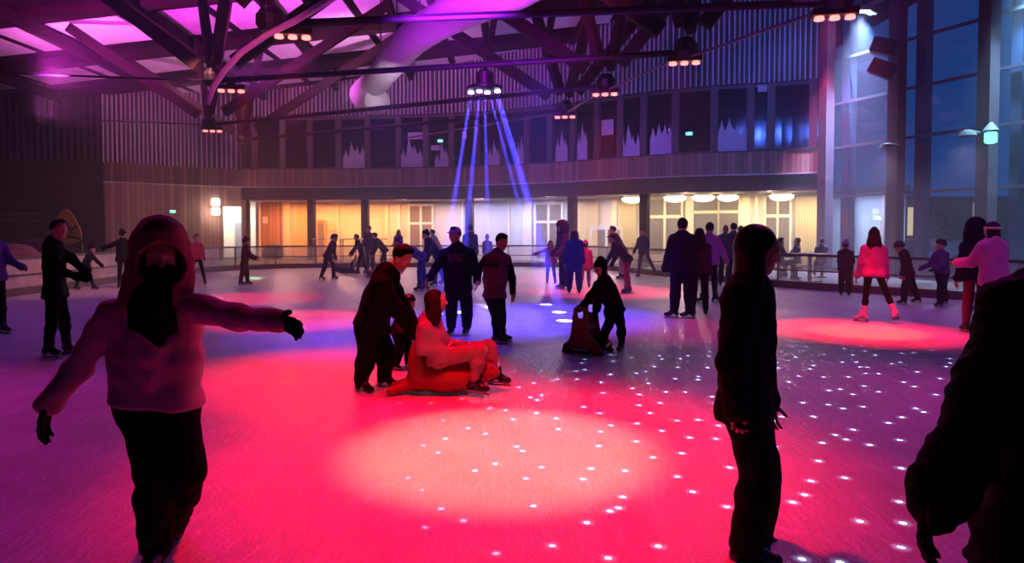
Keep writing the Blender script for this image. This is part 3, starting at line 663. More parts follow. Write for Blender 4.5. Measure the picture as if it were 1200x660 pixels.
# wall lamp beside the doorway
pw, tw = ray_hit(FACS, 253); MW = along(tw); zt, zb = at(253, 231, pw.y).z, at(253, 252, pw.y).z
wl = thing('wall_lamp', 'bright two-part white wall lamp left of the open doorway', 'wall lamp', tuple(pw))
lm = mat('wall_lamp_glow', (1, .95, .9), .5, emit=(1, .8, .66), es=7)
c = pw + MW @ Vector((0, -.14, 0))
MB().lathe((c.x, c.y, zb), [(.2, 0), (.21, .03), (.21, .36), (.19, .4)], 18).build('lower_glass', lm, wl); MB().lathe((c.x, c.y, zb + .48), [(.19, 0), (.21, .03), (.21, .34), (.14, .4)], 18).build('upper_glass', lm, wl)
MB().box((c.x, c.y, zb + .44), (.5, .3, .07), MW).build('bracket', blackm, wl)
point('wall_lamp_light', c + MW @ Vector((0, -.35, 2.6)), 60, (1, .75, .6), .1)
# exit lamps
gm = mat('green_lamp', (.1, .6, .4), .5, emit=(.15, 1, .6), es=3)
for px, py, poly, lb in ((202, 248, FACS, 'small green exit lamp on the timber wall left of the wall lamp'), (970, 187.5, FACS, 'small green exit lamp on the balcony front beside the pink column'), (807, 157, FACS, 'small green lamp glowing inside the gallery window'), (517, 165.5, FACS, 'tiny green lamp in the gallery window above the purple bays')):
    p, t = ray_hit(poly, px); M = along(t); z = at(600, py, p.y).z
    tt = thing('exit_lamp', lb, 'exit lamp', (p.x, p.y, z), 'green exit lamps')
    MB().box(Vector((p.x, p.y, z)) + M @ Vector((0, -.06, 0)), (.3, .1, .16), M).build('housing', white, tt); MB().box(Vector((p.x, p.y, z)) + M @ Vector((0, -.12, 0)), (.24, .03, .1), M).build('glow_panel', gm, tt)
p = at(1161, 162, 20.9); tt = thing('green_wall_light', 'green glowing lamp fixed to the tall column of the glass wall', 'lamp', tuple(p))
MB().lathe(p - Vector((0, 0, .16)), [(.1, 0), (.17, .04), (.17, .3), (.12, .34)], 14).build('glass', gm, tt); MB().lathe(p + Vector((0, 0, .18)), [(.2, 0), (.22, .05), (.05, .3)], 14).build('cap', grey, tt)
# loudspeakers on the glass-wall column
for i, (px, py, lb) in enumerate(((1036, 55, 'upper black loudspeaker on the tall glass-wall column'), (1034, 81, 'lower tilted black loudspeaker on the tall glass-wall column'))):
    p = at(px, py, 23.6); t = thing('loudspeaker', lb, 'loudspeaker', tuple(p), 'loudspeakers on the column')
    M = Matrix.Rotation(R(-35), 3, 'Z') @ Matrix.Rotation(R(28 if i else 20), 3, 'Y')
    MB().box(p, (.75, .5, .5), M).build('cabinet', blackm, t); MB().box(p + M @ Vector((0, -.27, 0)), (.68, .04, .44), M).build('grille', mat('speaker_grille', srgb((40, 40, 46)), .7, bump=.5, bscale=300), t)
    MB().bar(p + Vector((.2, .2, 0)), p + Vector((.42, .55, 0)), .08, .08).build('bracket', blackm, t)
# camera-like white lamps on arms
for px, py, Y, lb in ((1040, 171, 23.6, 'white lamp head on a short arm beside the tall column'), (1134, 156, 21.0, 'small pale lamp head on an arm left of the green lamp')):
    p = at(px, py, Y); t = thing('arm_lamp', lb, 'lamp', tuple(p), 'pale lamp heads on the glass-wall columns')
    MB().lathe(p, [(.08, -.12), (.26, -.08), (.2, .05), (.08, .1)], 14).build('head', grey, t); MB().tube([p + Vector((.05, 0, .08)), p + Vector((.5, .2, .05))], .03, 6).build('arm', grey, t)
    spot('arm_lamp_spot', p - Vector((0, 0, .18)), (p.x - 1.2, p.y - 1.5, 0), 700, (.75, .6, 1), 100, 1, .1)
# disco-dot projector: fine pattern of dots over the right half of the ice
gob = spot('dot_projector_spot', (3.3, 4.9, 6.2), (3.4, 5.5, 0), 15000, (1, 1, 1), 76, .5, 0)
gl = gob.data; gl.use_nodes = True; nt = gl.node_tree; em = nt.nodes['Emission']; N = nt.nodes.new; L = nt.links.new
tc = N('ShaderNodeTexCoord'); sx = N('ShaderNodeSeparateXYZ'); L(tc.outputs['Normal'], sx.inputs[0])
dv = N('ShaderNodeVectorMath'); dv.operation = 'DIVIDE'; cb = N('ShaderNodeCombineXYZ')
for k in range(3): L(sx.outputs['Z'], cb.inputs[k])
L(tc.outputs['Normal'], dv.inputs[0]); L(cb.outputs[0], dv.inputs[1])
vo = N('ShaderNodeTexVoronoi'); vo.voronoi_dimensions = '2D'; vo.inputs['Scale'].default_value = 17; L(dv.outputs[0], vo.inputs['Vector'])
r1 = N('ShaderNodeMapRange'); r1.inputs[1].default_value = .03; r1.inputs[2].default_value = .065; r1.inputs[3].default_value = 1; r1.inputs[4].default_value = 0; L(vo.outputs['Distance'], r1.inputs[0])
r2 = N('ShaderNodeMapRange'); r2.inputs[1].default_value = 0; r2.inputs[2].default_value = .16; r2.inputs[3].default_value = .10; r2.inputs[4].default_value = 0; L(vo.outputs['Distance'], r2.inputs[0])
ad = N('ShaderNodeMath'); ad.operation = 'ADD'; L(r1.outputs[0], ad.inputs[0]); L(r2.outputs[0], ad.inputs[1])
ml = N('ShaderNodeMath'); ml.operation = 'MULTIPLY'; ml.inputs[1].default_value = 1; L(ad.outputs[0], ml.inputs[0]); L(ml.outputs[0], em.inputs['Strength'])
em.inputs['Color'].default_value = (.45, .5, 1, 1)
# haze hanging in the hall
if True:
    hz = MB().box((-.5, 22.5, 3.75), (35, 28, 7.3)).build('haze', None, kind='stuff'); hz2 = MB().box((13.5, 23.5, 9.1), (7, 13, 3.3)).build('haze', None, kind='stuff')
    hm = bpy.data.materials.new('thin_haze'); hm.use_nodes = True; nt = hm.node_tree
    for n_ in list(nt.nodes): nt.nodes.remove(n_)
    o = nt.nodes.new('ShaderNodeOutputMaterial'); v = nt.nodes.new('ShaderNodeVolumeScatter'); v.inputs['Color'].default_value = (.9, .9, .95, 1); v.inputs['Density'].default_value = .009; v.inputs['Anisotropy'].default_value = .3
    nt.links.new(v.outputs[0], o.inputs['Volume']); hz.data.materials.append(hm); hz2.data.materials.append(hm)
# ================================================================== smooth bodies
def V(*a): return np.array(a, float)
def unit(v): return v / (np.linalg.norm(v) + 1e-9)
def cap(a, b, ra, rb=None): return ('c', np.array(a, float), np.array(b, float), ra, ra if rb is None else rb)
def ell(c, r, X=None): return ('e', np.array(c, float), np.array(r, float), np.eye(3) if X is None else np.array(X))
def bounds(p):
    if p[0] == 'c': return np.minimum(p[1] - p[3], p[2] - p[4]), np.maximum(p[1] + p[3], p[2] + p[4])
    m = p[2].max(); return p[1] - m, p[1] + m
def dist(p, X, Y, Z):
    if p[0] == 'c':
        a, b, ra, rb = p[1:]; d = b - a; L = d @ d + 1e-12
        px, py, pz = X - a[0], Y - a[1], Z - a[2]
        t = np.clip((px * d[0] + py * d[1] + pz * d[2]) / L, 0, 1)
        return np.sqrt((px - t * d[0]) ** 2 + (py - t * d[1]) ** 2 + (pz - t * d[2]) ** 2) - (ra + (rb - ra) * t)
    c, r, A = p[1:]; px, py, pz = X - c[0], Y - c[1], Z - c[2]
    s = 0; g = 0
    for k in range(3):
        q = (px * A[k][0] + py * A[k][1] + pz * A[k][2]); s = s + (q / r[k]) ** 2; g = g + (q / r[k] ** 2) ** 2
    s = np.sqrt(s); return s * (s - 1) / (np.sqrt(g) + 1e-6)
def field(groups, res, wrinkle=0., seed=0, carve=()):
    """GROUPS: list of (prims, k, cuts); cuts are planes (point, normal) that keep the side the normal points away from"""
    lo = np.min([bounds(p)[0] for g in groups for p in g[0]], 0) - 3 * res - .03; hi = np.max([bounds(p)[1] for g in groups for p in g[0]], 0) + 3 * res + .03
    n = np.ceil((hi - lo) / res).astype(int) + 1
    ax = [lo[k] + res * np.arange(n[k]) for k in range(3)]
    D = np.full(n, 1., np.float32)
    for prims, k, cuts in groups:
        G = D if (not cuts and len(groups) == 1) else np.full(n, 1., np.float32)
        for p in prims:
            b0, b1 = bounds(p); pad = k + 3 * res
            i0 = np.maximum(((b0 - pad - lo) / res).astype(int), 0); i1 = np.minimum(((b1 + pad - lo) / res).astype(int) + 2, n)
            sl = tuple(slice(i0[q], i1[q]) for q in range(3))
            d = dist(p, ax[0][sl[0]][:, None, None], ax[1][sl[1]][None, :, None], ax[2][sl[2]][None, None, :]).astype(np.float32)
            w = G[sl]; h = np.maximum(k - np.abs(w - d), 0) / max(k, 1e-6); G[sl] = np.minimum(w, d) - h * h * k * .25
        for (c, nn) in cuts:
            c = np.array(c); nn = unit(np.array(nn))
            pl = ((ax[0] - c[0])[:, None, None] * nn[0] + (ax[1] - c[1])[None, :, None] * nn[1] + (ax[2] - c[2])[None, None, :] * nn[2]).astype(np.float32)
            kc = .022 if res < .03 else .04; h = np.maximum(kc - np.abs(G - pl), 0) / kc; G = np.maximum(G, pl) + h * h * kc * .25
        if G is not D:
            kk = min(k, .03); h = np.maximum(kk - np.abs(D - G), 0) / max(kk, 1e-6); D = np.minimum(D, G) - h * h * kk * .25
    for p in carve:
        d = dist(p, ax[0][:, None, None], ax[1][None, :, None], ax[2][None, None, :]).astype(np.float32)
        k = .012; a, b = D, -d; h = np.maximum(k - np.abs(a - b), 0) / k; D = np.maximum(a, b) + h * h * k * .25
    if wrinkle:
        rr = np.random.RandomState(seed); W = 0
        for q in range(5):
            f = rr.normal(size=3) * (14 + 9 * q); f[2] *= 1.3; ph = rr.uniform(0, 6.28)
            W = W + np.sin(ax[0][:, None, None] * f[0] + ax[1][None, :, None] * f[1] + ax[2][None, None, :] * f[2] + ph) / (1 + .5 * q)
        D = D + (wrinkle * W * .4).astype(np.float32)
    return D, lo, res
def surface_nets(D, lo, res):
    ins = D < 0
    a = [slice(0, -1), slice(1, None)]
    cnt = np.zeros(tuple(s - 1 for s in D.shape), np.uint8)
    for i in (0, 1):
        for j in (0, 1):
            for k in (0, 1): cnt += ins[a[i], a[j], a[k]]
    act = (cnt > 0) & (cnt < 8); idx = np.argwhere(act)
    if len(idx) == 0: return np.zeros((0, 3)), np.zeros((0, 4), int)
    vid = np.full(act.shape, -1, np.int32); vid[act] = np.arange(len(idx))
    corners = [(i, j, k) for i in (0, 1) for j in (0, 1) for k in (0, 1)]
    vals = np.stack([D[idx[:, 0] + c[0], idx[:, 1] + c[1], idx[:, 2] + c[2]] for c in corners], 1)
    acc = np.zeros((len(idx), 3)); num = np.zeros(len(idx))
    for m in range(8):
        for q in range(3):
            c = corners[m]
            if c[q]: continue
            c2 = list(c); c2[q] = 1; m2 = corners.index(tuple(c2))
            va, vb = vals[:, m], vals[:, m2]; cr = (va < 0) != (vb < 0)
            t = np.where(cr, va / np.where(cr, va - vb, 1), 0)
            P_ = np.zeros((len(idx), 3)) + np.array(c); P_[:, q] += t
            acc += P_ * cr[:, None]; num += cr
    v = (acc / num[:, None] + idx) * res + lo
    F_ = []
    for q in range(3):
        s0 = [slice(1, -1)] * 3; s1 = [slice(1, -1)] * 3; s0[q] = slice(0, -1); s1[q] = slice(1, None)
        A, B = ins[tuple(s0)], ins[tuple(s1)]; e = np.argwhere(A != B)
        if not len(e): continue
        base = e.copy(); u, w_ = (q + 1) % 3, (q + 2) % 3
        base[:, u] += 1; base[:, w_] += 1
        flip = A[e[:, 0], e[:, 1], e[:, 2]]
        def cell(du, dw):
            b = base.copy(); b[:, u] += du; b[:, w_] += dw; return vid[b[:, 0], b[:, 1], b[:, 2]]
        c = np.stack([cell(-1, -1), cell(0, -1), cell(0, 0), cell(-1, 0)], 1)
        c = np.where(flip[:, None], c, c[:, ::-1]); F_.append(c)
    f = np.concatenate(F_); f = f[(f >= 0).all(1)]
    return v, f
def fast_mesh(name, v, f, mats, parent=None, origin=None, midx=None, **kw):
    me = bpy.data.meshes.new(name)
    o3 = np.array(origin if origin is not None else (0, 0, 0), float)
    v = v - o3
    me.vertices.add(len(v)); me.vertices.foreach_set('co', v.astype(np.float32).ravel())
    me.loops.add(f.size); me.loops.foreach_set('vertex_index', f.astype(np.int32).ravel())
    me.polygons.add(len(f)); me.polygons.foreach_set('loop_start', np.arange(0, f.size, 4, dtype=np.int32))
    me.update(calc_edges=True)
    for m in mats: me.materials.append(m)
    if midx is not None: me.polygons.foreach_set('material_index', midx.astype(np.int32))
    me.polygons.foreach_set('use_smooth', np.ones(len(f), bool))
    return put(bpy.data.objects.new(name, me), parent, **kw)
def blob(name, groups, res, m, parent=None, origin=None, wrinkle=0., seed=0, carve=(), **kw):
    D, lo, r = field(groups, res, wrinkle, seed, carve); v, f = surface_nets(D, lo, r)
    return fast_mesh(name, v, f, [m], parent, origin, **kw)
def world_mesh(mb, name, m, parent, origin):
    me = bpy.data.meshes.new(name); me.from_pydata([tuple(v - Vector(origin)) for v in mb.v], [], mb.f); me.update(); me.materials.append(m)
    return put(bpy.data.objects.new(name, me), parent)
def perp(d, ref):
    r = ref - d * (ref @ d); return unit(r)
def rot(v, axis, ang):
    axis = unit(axis); c, s = math.cos(ang), math.sin(ang); return v * c + np.cross(axis, v) * s + axis * (axis @ v) * (1 - c)
UP = V(0, 0, 1)
def hand_prims(w, hd, pn, side, u, curl, extra=0., rmin=0., spread=1.):
    """w wrist, hd pointing direction, pn palm normal (fingers curl towards it), side: towards the thumb"""
    out = []; L = .085 * u
    kn = [w + hd * L * (1.0, 1.05, 1.0, .92)[i] + side * u * (.030, .010, -.010, -.029)[i] for i in range(4)]
    for i, k_ in enumerate(kn): out.append(cap(w + side * u * (.014, .005, -.005, -.014)[i], k_, .0135 * u + extra, .0115 * u + extra))
    for i, k_ in enumerate(kn):
        d = unit(hd + side * (.10, .03, -.04, -.12)[i] * spread); p = k_; ln = (.040, .045, .042, .033)[i] * u; a = curl * (1, 1.05, 1.1, 1.2)[i]
        for q in range(3):
            d = rot(d, np.cross(d, pn), a * (.6, .9, .7)[q]); p2 = p + d * ln * (1, .68, .55)[q]
            out.append(cap(p, p2, max((.0092 - .0009 * q) * u + extra, rmin), max((.0085 - .001 * q) * u + extra, rmin))); p = p2
    t0 = w + hd * .022 * u + side * .026 * u; d = unit(hd * .62 + side * .72 + pn * .25); p = t0
    for q in range(3):
        p2 = p + d * (.038, .03, .024)[q] * u; out.append(cap(p, p2, max((.0125 - .0015 * q) * u + extra, rmin), max((.011 - .0015 * q) * u + extra, rmin))); p = p2
        d = unit(d + hd * .35 + pn * curl * .35)
    return out
def head_prims(c, f, u, s, k):
    """c head centre, f face, u up, s side; k scale"""
    X = [s, f, u]; o = lambda a, b, d: c + (s * a + f * b + u * d) * k
    P_ = [ell(o(0, -.008, .022), (.073 * k, .090 * k, .092 * k), X), ell(o(0, .022, -.045), (.054 * k, .060 * k, .066 * k), X), ell(o(0, .052, -.092), (.024 * k, .022 * k, .020 * k), X),
          ell(o(0, .050, .020), (.055 * k, .030 * k, .05 * k), X)]
    for q in (-1, 1):
        P_ += [ell(o(q * .036, .052, -.030), (.020 * k, .022 * k, .022 * k), X), cap(o(q * .012, .078, .018), o(q * .045, .066, .018), .009 * k, .007 * k)]
    D_ = [cap(o(0, .082, .008), o(0, .105, -.030), .008 * k, .0125 * k), cap(o(-.012, .092, -.034), o(.012, .092, -.034), .009 * k),
          cap(o(-.022, .073, -.064), o(.022, .073, -.064), .0065 * k), cap(o(-.016, .074, -.074), o(.016, .074, -.074), .0075 * k)]
    for q in (-1, 1): D_ += [ell(o(q * .075, -.008, -.012), (.010 * k, .020 * k, .032 * k), X)]
    carve = [ell(o(q * .031, .086, -.002), (.016 * k, .009 * k, .010 * k), X) for q in (-1, 1)]
    eyes = [(o(q * .031, .067, -.002), .0125 * k) for q in (-1, 1)]
    return P_, D_, carve, eyes
skin_m = {}
def skin(rgb=(214, 160, 132)):
    return mat('skin_%d' % rgb[0], srgb(rgb), .5, noise=.06, scale=12, bump=.1, bscale=120)
# ------------------------------------------------------------------ poses
def fk(base, H, yaw, lean=0., side=0., head=0., armA=(0, 8, 10), armB=(0, 8, 10), legA=(0, 3, 0), legB=(0, 3, 0), hyaw=None, crouch=0):
    """angles in degrees: arms (forward, outward, elbow), legs (forward, outward, knee)"""
    f = V(math.sin(yaw), -math.cos(yaw), 0); s = V(math.cos(yaw), math.sin(yaw), 0)
    tu = rot(rot(UP, np.cross(UP, f), R(lean)), f, R(side)); tf = rot(f, np.cross(UP, f), R(lean))
    pel = V(0, 0, 0); neck = pel + tu * .305 * H
    J = {'pelvis': pel, 'neck': neck}; J['head'] = neck + rot(tu, np.cross(UP, f), R(head - lean * .35)) * .105 * H
    for nm, q, ar, lg in (('A', 1, armA, legA), ('B', -1, armB, legB)):
        sh = neck - tu * .036 * H + s * q * .092 * H; J['sh' + nm] = sh
        d = rot(rot(-tu, np.cross(-tu, tf), R(ar[0])), tf, R(q * ar[1])); el = sh + d * .165 * H; J['el' + nm] = el
        d2 = rot(d, np.cross(d, tf) if abs(d @ tf) < .95 else np.cross(d, UP), R(ar[2])); J['wr' + nm] = el + d2 * .145 * H
        hp = pel + s * q * .052 * H; J['hip' + nm] = hp
        d = rot(rot(-UP, np.cross(-UP, f), R(lg[0])), f, R(q * lg[1])); kn = hp + d * .235 * H; J['kn' + nm] = kn
        d2 = rot(d, np.cross(d, f), R(-lg[2])); J['an' + nm] = kn + d2 * .225 * H
    dz = .075 * H - min(J['anA'][2], J['anB'][2])
    off = V(base[0], base[1], dz)
    # keep the standing foot under the base point
    return {k: v + off for k, v in J.items()}
def pxpose(Y0, **j):
    """joints read off the photograph: name=(px, py, metres farther than Y0)"""
    return {k: np.array(at(v[0], v[1], Y0 + (v[2] if len(v) > 2 else 0.))) for k, v in j.items()}
count = [0]
def person(label, J, H, yaw, top=((40, 40, 46), .02, .10), legs=((24, 24, 30), .012), hair=('short', (26, 18, 16)), skates=(30, 30, 34), hands=None, face=(214, 160, 132), hyaw=None, hpitch=0.,
           res=.013, build=1., hs=1., toes=None, group=None, arms_bare=False, curl=.45, scarf=None, hood=None, wr=.004, hemflare=0., flare=0., extra=None, hat=None, handdir={}, pockets=False, dressed=True, hv=1., sleeves=None, texture=None, toepitch={}):
    count[0] += 1; sd = count[0]
    u = H / 1.75; b = u * build
    f = V(math.sin(yaw), -math.cos(yaw), 0); s = V(math.cos(yaw), math.sin(yaw), 0)
    hy = yaw if hyaw is None else hyaw
    hf = V(math.sin(hy), -math.cos(hy), 0); hsd = V(math.cos(hy), math.sin(hy), 0)
    nk, pl, hd = J['neck'], J['pelvis'], J['head']
    tu = unit(nk - pl); tf = perp(tu, f); ts = unit(np.cross(tu, tf)); ts = ts if ts @ s > 0 else -ts
    hu = perp(-hf * 0 + rot(UP, np.cross(UP, hf), R(hpitch)), V(0, 0, 1) * 0 + rot(UP, np.cross(UP, hf), R(hpitch))) if False else rot(UP, np.cross(UP, hf), R(hpitch))
    hff = rot(hf, np.cross(UP, hf), R(hpitch)); hk = u * hs * 1.02
    for nm, q in (('A', 1), ('B', -1)):
        J.setdefault('sh' + nm, nk - tu * .045 * u + ts * q * .18 * u); J.setdefault('hip' + nm, pl + ts * q * .088 * u)
    og = V((J['anA'][0] + J['anB'][0]) / 2, (J['anA'][1] + J['anB'][1]) / 2, 0)
    skm = skin(face)
    # body: one continuous surface
    def torso(t, low=0.):
        P_ = [cap(nk - tu * .035 * u, nk + (pl - nk) * .45, .095 * b + t, .105 * b + t), cap(nk + (pl - nk) * .45, pl, .105 * b + t, .10 * b + t)]
        for nm in 'AB':
            q = 1 if nm == 'A' else -1; sh = J['sh' + nm]; hp = J['hip' + nm]
            P_ += [cap(sh - ts * q * .045 * u - tu * .01, hp + (sh - hp) * .45 - ts * q * .012 * u, .064 * b + t * .75, .070 * b + t * .8), cap(hp + (sh - hp) * .45 - ts * q * .012 * u, hp + tu * .02, .070 * b + t * .8, .082 * b + t), cap(nk - tu * .0 * u, sh, .05 * b + t * .5, .052 * b + t * .7)]
        return P_
    def arm(nm, t, end=1., r=(.050, .040, .028)):
        a, e, w_ = J['sh' + nm], J['el' + nm], J['wr' + nm]; w_ = e + (w_ - e) * end
        return [cap(a, e, r[0] * b + t, r[1] * b + t), cap(e, w_, (r[1] - .002) * b + t, r[2] * b + t)]
    def leg(nm, t, end=1., fl=0.):
        h_, k_, a_ = J['hip' + nm], J['kn' + nm], J['an' + nm]; a_ = k_ + (a_ - k_) * end
        return [cap(h_, k_, .080 * b + t, .055 * b + t), cap(k_, k_ + (a_ - k_) * .35, .053 * b + t, .055 * b + t + fl * .4), cap(k_ + (a_ - k_) * .35, a_, .055 * b + t + fl * .4, .038 * b + t + fl)]
    hp_, hd_, carve, eyes = head_prims(hd, hff, hu, hsd, hk)
    hands_ = []
    rmin = .62 * res
    hinfo = {}
    for nm, q in (('A', 1), ('B', -1)):
        e, w_ = J['el' + nm], J['wr' + nm]; dr = unit(np.array(handdir[nm], float)) if nm in handdir else unit(w_ - e)
        inw = perp(dr, -ts * q + f * .15); th = perp(dr, f + UP * .2); th = unit(th - inw * (th @ inw))
        hinfo[nm] = (w_, dr, inw, th); hands_ += hand_prims(w_, dr, inw, th, u, curl, 0, rmin)
    body = [(hp_ + [cap(nk - tu * .02 * u, hd - hu * .05 * hk - hff * .012 * hk, .056 * b, .050 * hk)] + torso(0) + arm('A', 0) + arm('B', 0) + leg('A', 0) + leg('B', 0), .03 * u, []), (hd_, .010 * hk, []), ([p for p in hands_], .006, [])]
    if hands is None and not pockets: bg = body
    else: bg = body[:2]
    D, lo, r_ = field(bg, res, 0, 0, carve if res < .012 else ()); v, fc = surface_nets(D, lo, r_)
    root = fast_mesh('person', v, fc, [skm], None, og, label=label, cat='person', group=group); root.location = tuple(og)
    kw = dict(parent=root, origin=og)
    if res < .012:
        for c, r in eyes: blob('eye', [([ell(c, (r, r, r))], .001, [])], .0035, mat('eye_white', (.5, .48, .46), .2), **kw)
    # trousers
    if legs:
        col, t = legs[0], legs[1] * u
        hb = [cap(J['hipA'], J['hipB'], .086 * b + t * .8), cap(pl, pl + tu * .05 * u, .095 * b + t, .085 * b + t * .6)]
        pt = blob('trousers', [(hb + leg('A', t, .93, flare) + leg('B', t, .93, flare), .03 * u, [])], res, cloth(col), wrinkle=wr * 1.2, seed=sd, **kw)
    # jacket / sweater
    if top:
        col, t, hem = top[0], top[1] * u, top[2] * u
        hemc = pl - tu * hem
        tp = torso(t); 
        for nm in 'AB': tp.append(cap(J['hip' + nm] + tu * .02, J['hip' + nm] - tu * (hem + .05) * 1, .086 * b + t * .9, .090 * b + t * .9 + hemflare))
        tp.append(cap(J['hipA'] - tu * hem * .5, J['hipB'] - tu * hem * .5, .104 * b + t))
        if sleeves:
            blob('sleeves', [(arm('A', t * .85, .97), .03 * u, []), (arm('B', t * .85, .97), .03 * u, [])], res, cloth(sleeves), wrinkle=wr * 1.5, seed=sd + 50, **kw); arms_bare = True
        sl = [] if arms_bare else arm('A', t * .85, .97) + arm('B', t * .85, .97)
        if not arms_bare:
            for nm in 'AB': e, w_ = J['el' + nm], J['wr' + nm]; sl.append(cap(e + (w_ - e) * .9, e + (w_ - e) * .99, .036 * b + t * .7))
        tp += [cap(nk - tu * .01 * u, nk + tu * .035 * u, .058 * b + t * .7, .060 * b + t * .5)]
        jk = blob('jacket', [(tp, .035 * u, [(hemc, -tu)]), (sl, .03 * u, [])] if sl else [(tp, .035 * u, [(hemc, -tu)])], res, texture or cloth(col), wrinkle=wr * 1.5, seed=sd + 50, **kw)
    # gloves
    if hands is not None:
        for nm in 'AB':
            w_, dr, inw, th = hinfo[nm]
            blob('glove', [([cap(w_ - dr * .05 * u, w_, .036 * u, .03 * u)] + hand_prims(w_, dr, inw, th, u, curl, .003 * u, rmin), .007, [])], min(res, .0075) if u * 100 > 90 and res < .012 else res, cloth(hands), **kw)
    # skates
    skm_ = mat('skate_%d_%d_%d' % skates, srgb(skates), .35, noise=.05, bump=.1)
    for nm in 'AB':
        a, k_ = J['an' + nm], J['kn' + nm]; shin = unit(k_ - a)
        ty = (toes or {}).get(nm, yaw); tp_ = toepitch.get(nm, 0.)
        fd = rot(V(math.sin(ty), -math.cos(ty), 0), np.cross(V(math.sin(ty), -math.cos(ty), 0), UP), R(tp_)); fu = perp(fd, UP); fs = np.cross(fd, fu)
        heel = a - fd * .045 * u - fu * .050 * u; toe = a + fd * .150 * u - fu * .062 * u; ball = a + fd * .09 * u - fu * .058 * u
        g = [cap(a - fu * .01, a + shin * .15 * u, .047 * u, .058 * u), cap(a, heel, .046 * u, .040 * u), cap(a + fd * .03 * u, ball, .046 * u, .040 * u), cap(ball, toe, .042 * u, .034 * u), cap(a + fd * .02 * u, a + fd * .06 * u + shin * .06 * u, .040 * u, .03 * u)]
        sk = blob('skate', [(g, .02 * u, [(a - fu * .088 * u, -fu)])], min(res, .011), skm_, **kw)
        M = Matrix((Vector(fd), Vector(fs), Vector(fu))).transposed(); c = Vector(a)
        bl = MB(); bl.box(c + M @ Vector((.045 * u, 0, -.118 * u)), (.27 * u, .006, .022 * u), M)
        for x in (-.05, .12): bl.box(c + M @ Vector((x * u, 0, -.098 * u)), (.05 * u, .018 * u, .024 * u), M)
        bl.box(c + M @ Vector((.05 * u, 0, -.087 * u)), (.25 * u, .066 * u, .008 * u), M)
        me = bpy.data.meshes.new('blade'); me.from_pydata([tuple(q - Vector(og)) for q in bl.v], [], bl.f); me.materials.append(steel); put(bpy.data.objects.new('blade', me), sk)
    # hair and headgear
    O = lambda a, bb, d: hd + (hsd * a + hff * bb + hu * d) * hk
    X = [hsd, hff, hu]; kind, hc = hair
    hm = mat('hair_%d_%d_%d' % hc, srgb(hc), .55, noise=.25, scale=30, bump=.6, bscale=90, spec=.15)
    def down(off, ln, r0, r1, q=0.):
        p0 = O(*off); end = p0 - UP * ln * u + (tf * off[1] * .2 + ts * q) * u
        return [cap(p0, p0 + (end - p0) * .5, r0 * hk, (r0 + r1) / 2 * hk), cap(p0 + (end - p0) * .5, end, (r0 + r1) / 2 * hk, r1 * hk)]
    if kind != 'none':
        cp = [ell(O(0, -.020 - .02 * (hv - 1), .034), (.084 * hk * (1 + .12 * (hv - 1)), .094 * hk * (1 + .2 * (hv - 1)), .094 * hk * (1 + .08 * (hv - 1))), X)]
        cuts = [(O(0, .052, .05), hff * .9 - hu * .55)]
        grp = [(cp, .02, cuts)]
        if kind == 'short': grp = [(cp, .02, [(O(0, .050, .05), hff * .9 - hu * .6), (O(0, 0, -.055), -hu)]), ([ell(O(.0, .035, .105), (.055 * hk, .05 * hk, .03 * hk), X)], .02, [])]
        if kind in ('long', 'verylong', 'swept'):
            ln = .30 if kind == 'long' else .46; st = []
            for q in (-1, -.45, .1, .55, 1): st += down((q * .062, -.045 - .025 * (1 - abs(q)), -.01), ln * (1 - .08 * abs(q)), .036 * hv, .032 * hv, q * .035)
            if kind != 'swept': st += down((.072, .012, .0), ln * .7, .022 * hv, .02 * hv, .03) + down((-.072, .012, .0), ln * .7, .022 * hv, .02 * hv, -.03)
            grp.append((st, .035, []))
        if kind == 'bob': grp.append((sum([down((q * .065, -.03, -.01), .13, .034, .026) for q in (-1, -.3, .4, 1)], []), .03, []))
        if kind == 'bun': grp.append(([ell(O(0, -.105, .07), (.035 * hk, .035 * hk, .035 * hk))], .02, []))
        if kind == 'pony': grp.append(([cap(O(0, -.09, .05), O(0, -.15, .0), .026 * hk, .028 * hk), cap(O(0, -.15, .0), O(0, -.15, -.16), .028 * hk, .014 * hk)], .02, []))
        blob('hair', grp, res * .9, hm, wrinkle=.003, seed=sd + 9, **kw)
    if hat:
        hk_, hcol = hat; hmt = cloth(hcol, .85 if hk_ != 'helmet' else .35)
        if hk_ == 'beanie':
            blob('hat', [([ell(O(0, -.012, .052), (.090 * hk, .102 * hk, .088 * hk), X), cap(O(0, -.01, .05), O(0, -.03, .12), .06 * hk, .05 * hk)], .03, [(O(0, 0, .028), -hu)]), ([ell(O(0, -.008, .045), (.094 * hk, .106 * hk, .022 * hk), X)], .01, [])], res * .9, hmt, wrinkle=.002, seed=sd, **kw)
        if hk_ == 'pompom':
            hh = blob('hat', [([ell(O(0, -.012, .052), (.090 * hk, .102 * hk, .088 * hk), X)], .03, [(O(0, 0, .028), -hu)]), ([ell(O(0, -.008, .045), (.094 * hk, .106 * hk, .024 * hk), X)], .01, [])], res * .9, hmt, **kw)
            blob('pompom', [([ell(O(0, -.02, .155), (.035 * hk,) * 3)], .01, [])], res * .8, hmt, hh, og, wrinkle=.004)
        if hk_ == 'cap':
            ht = blob('cap', [([ell(O(0, -.012, .045), (.086 * hk, .100 * hk, .085 * hk), X)], .02, [(O(0, 0, .035), -hu)])], res * .8, hmt, **kw)
            blob('peak', [([ell(O(0, .105, .045), (.062 * hk, .065 * hk, .010 * hk), X)], .01, [])], min(res, .008), hmt, ht, og)
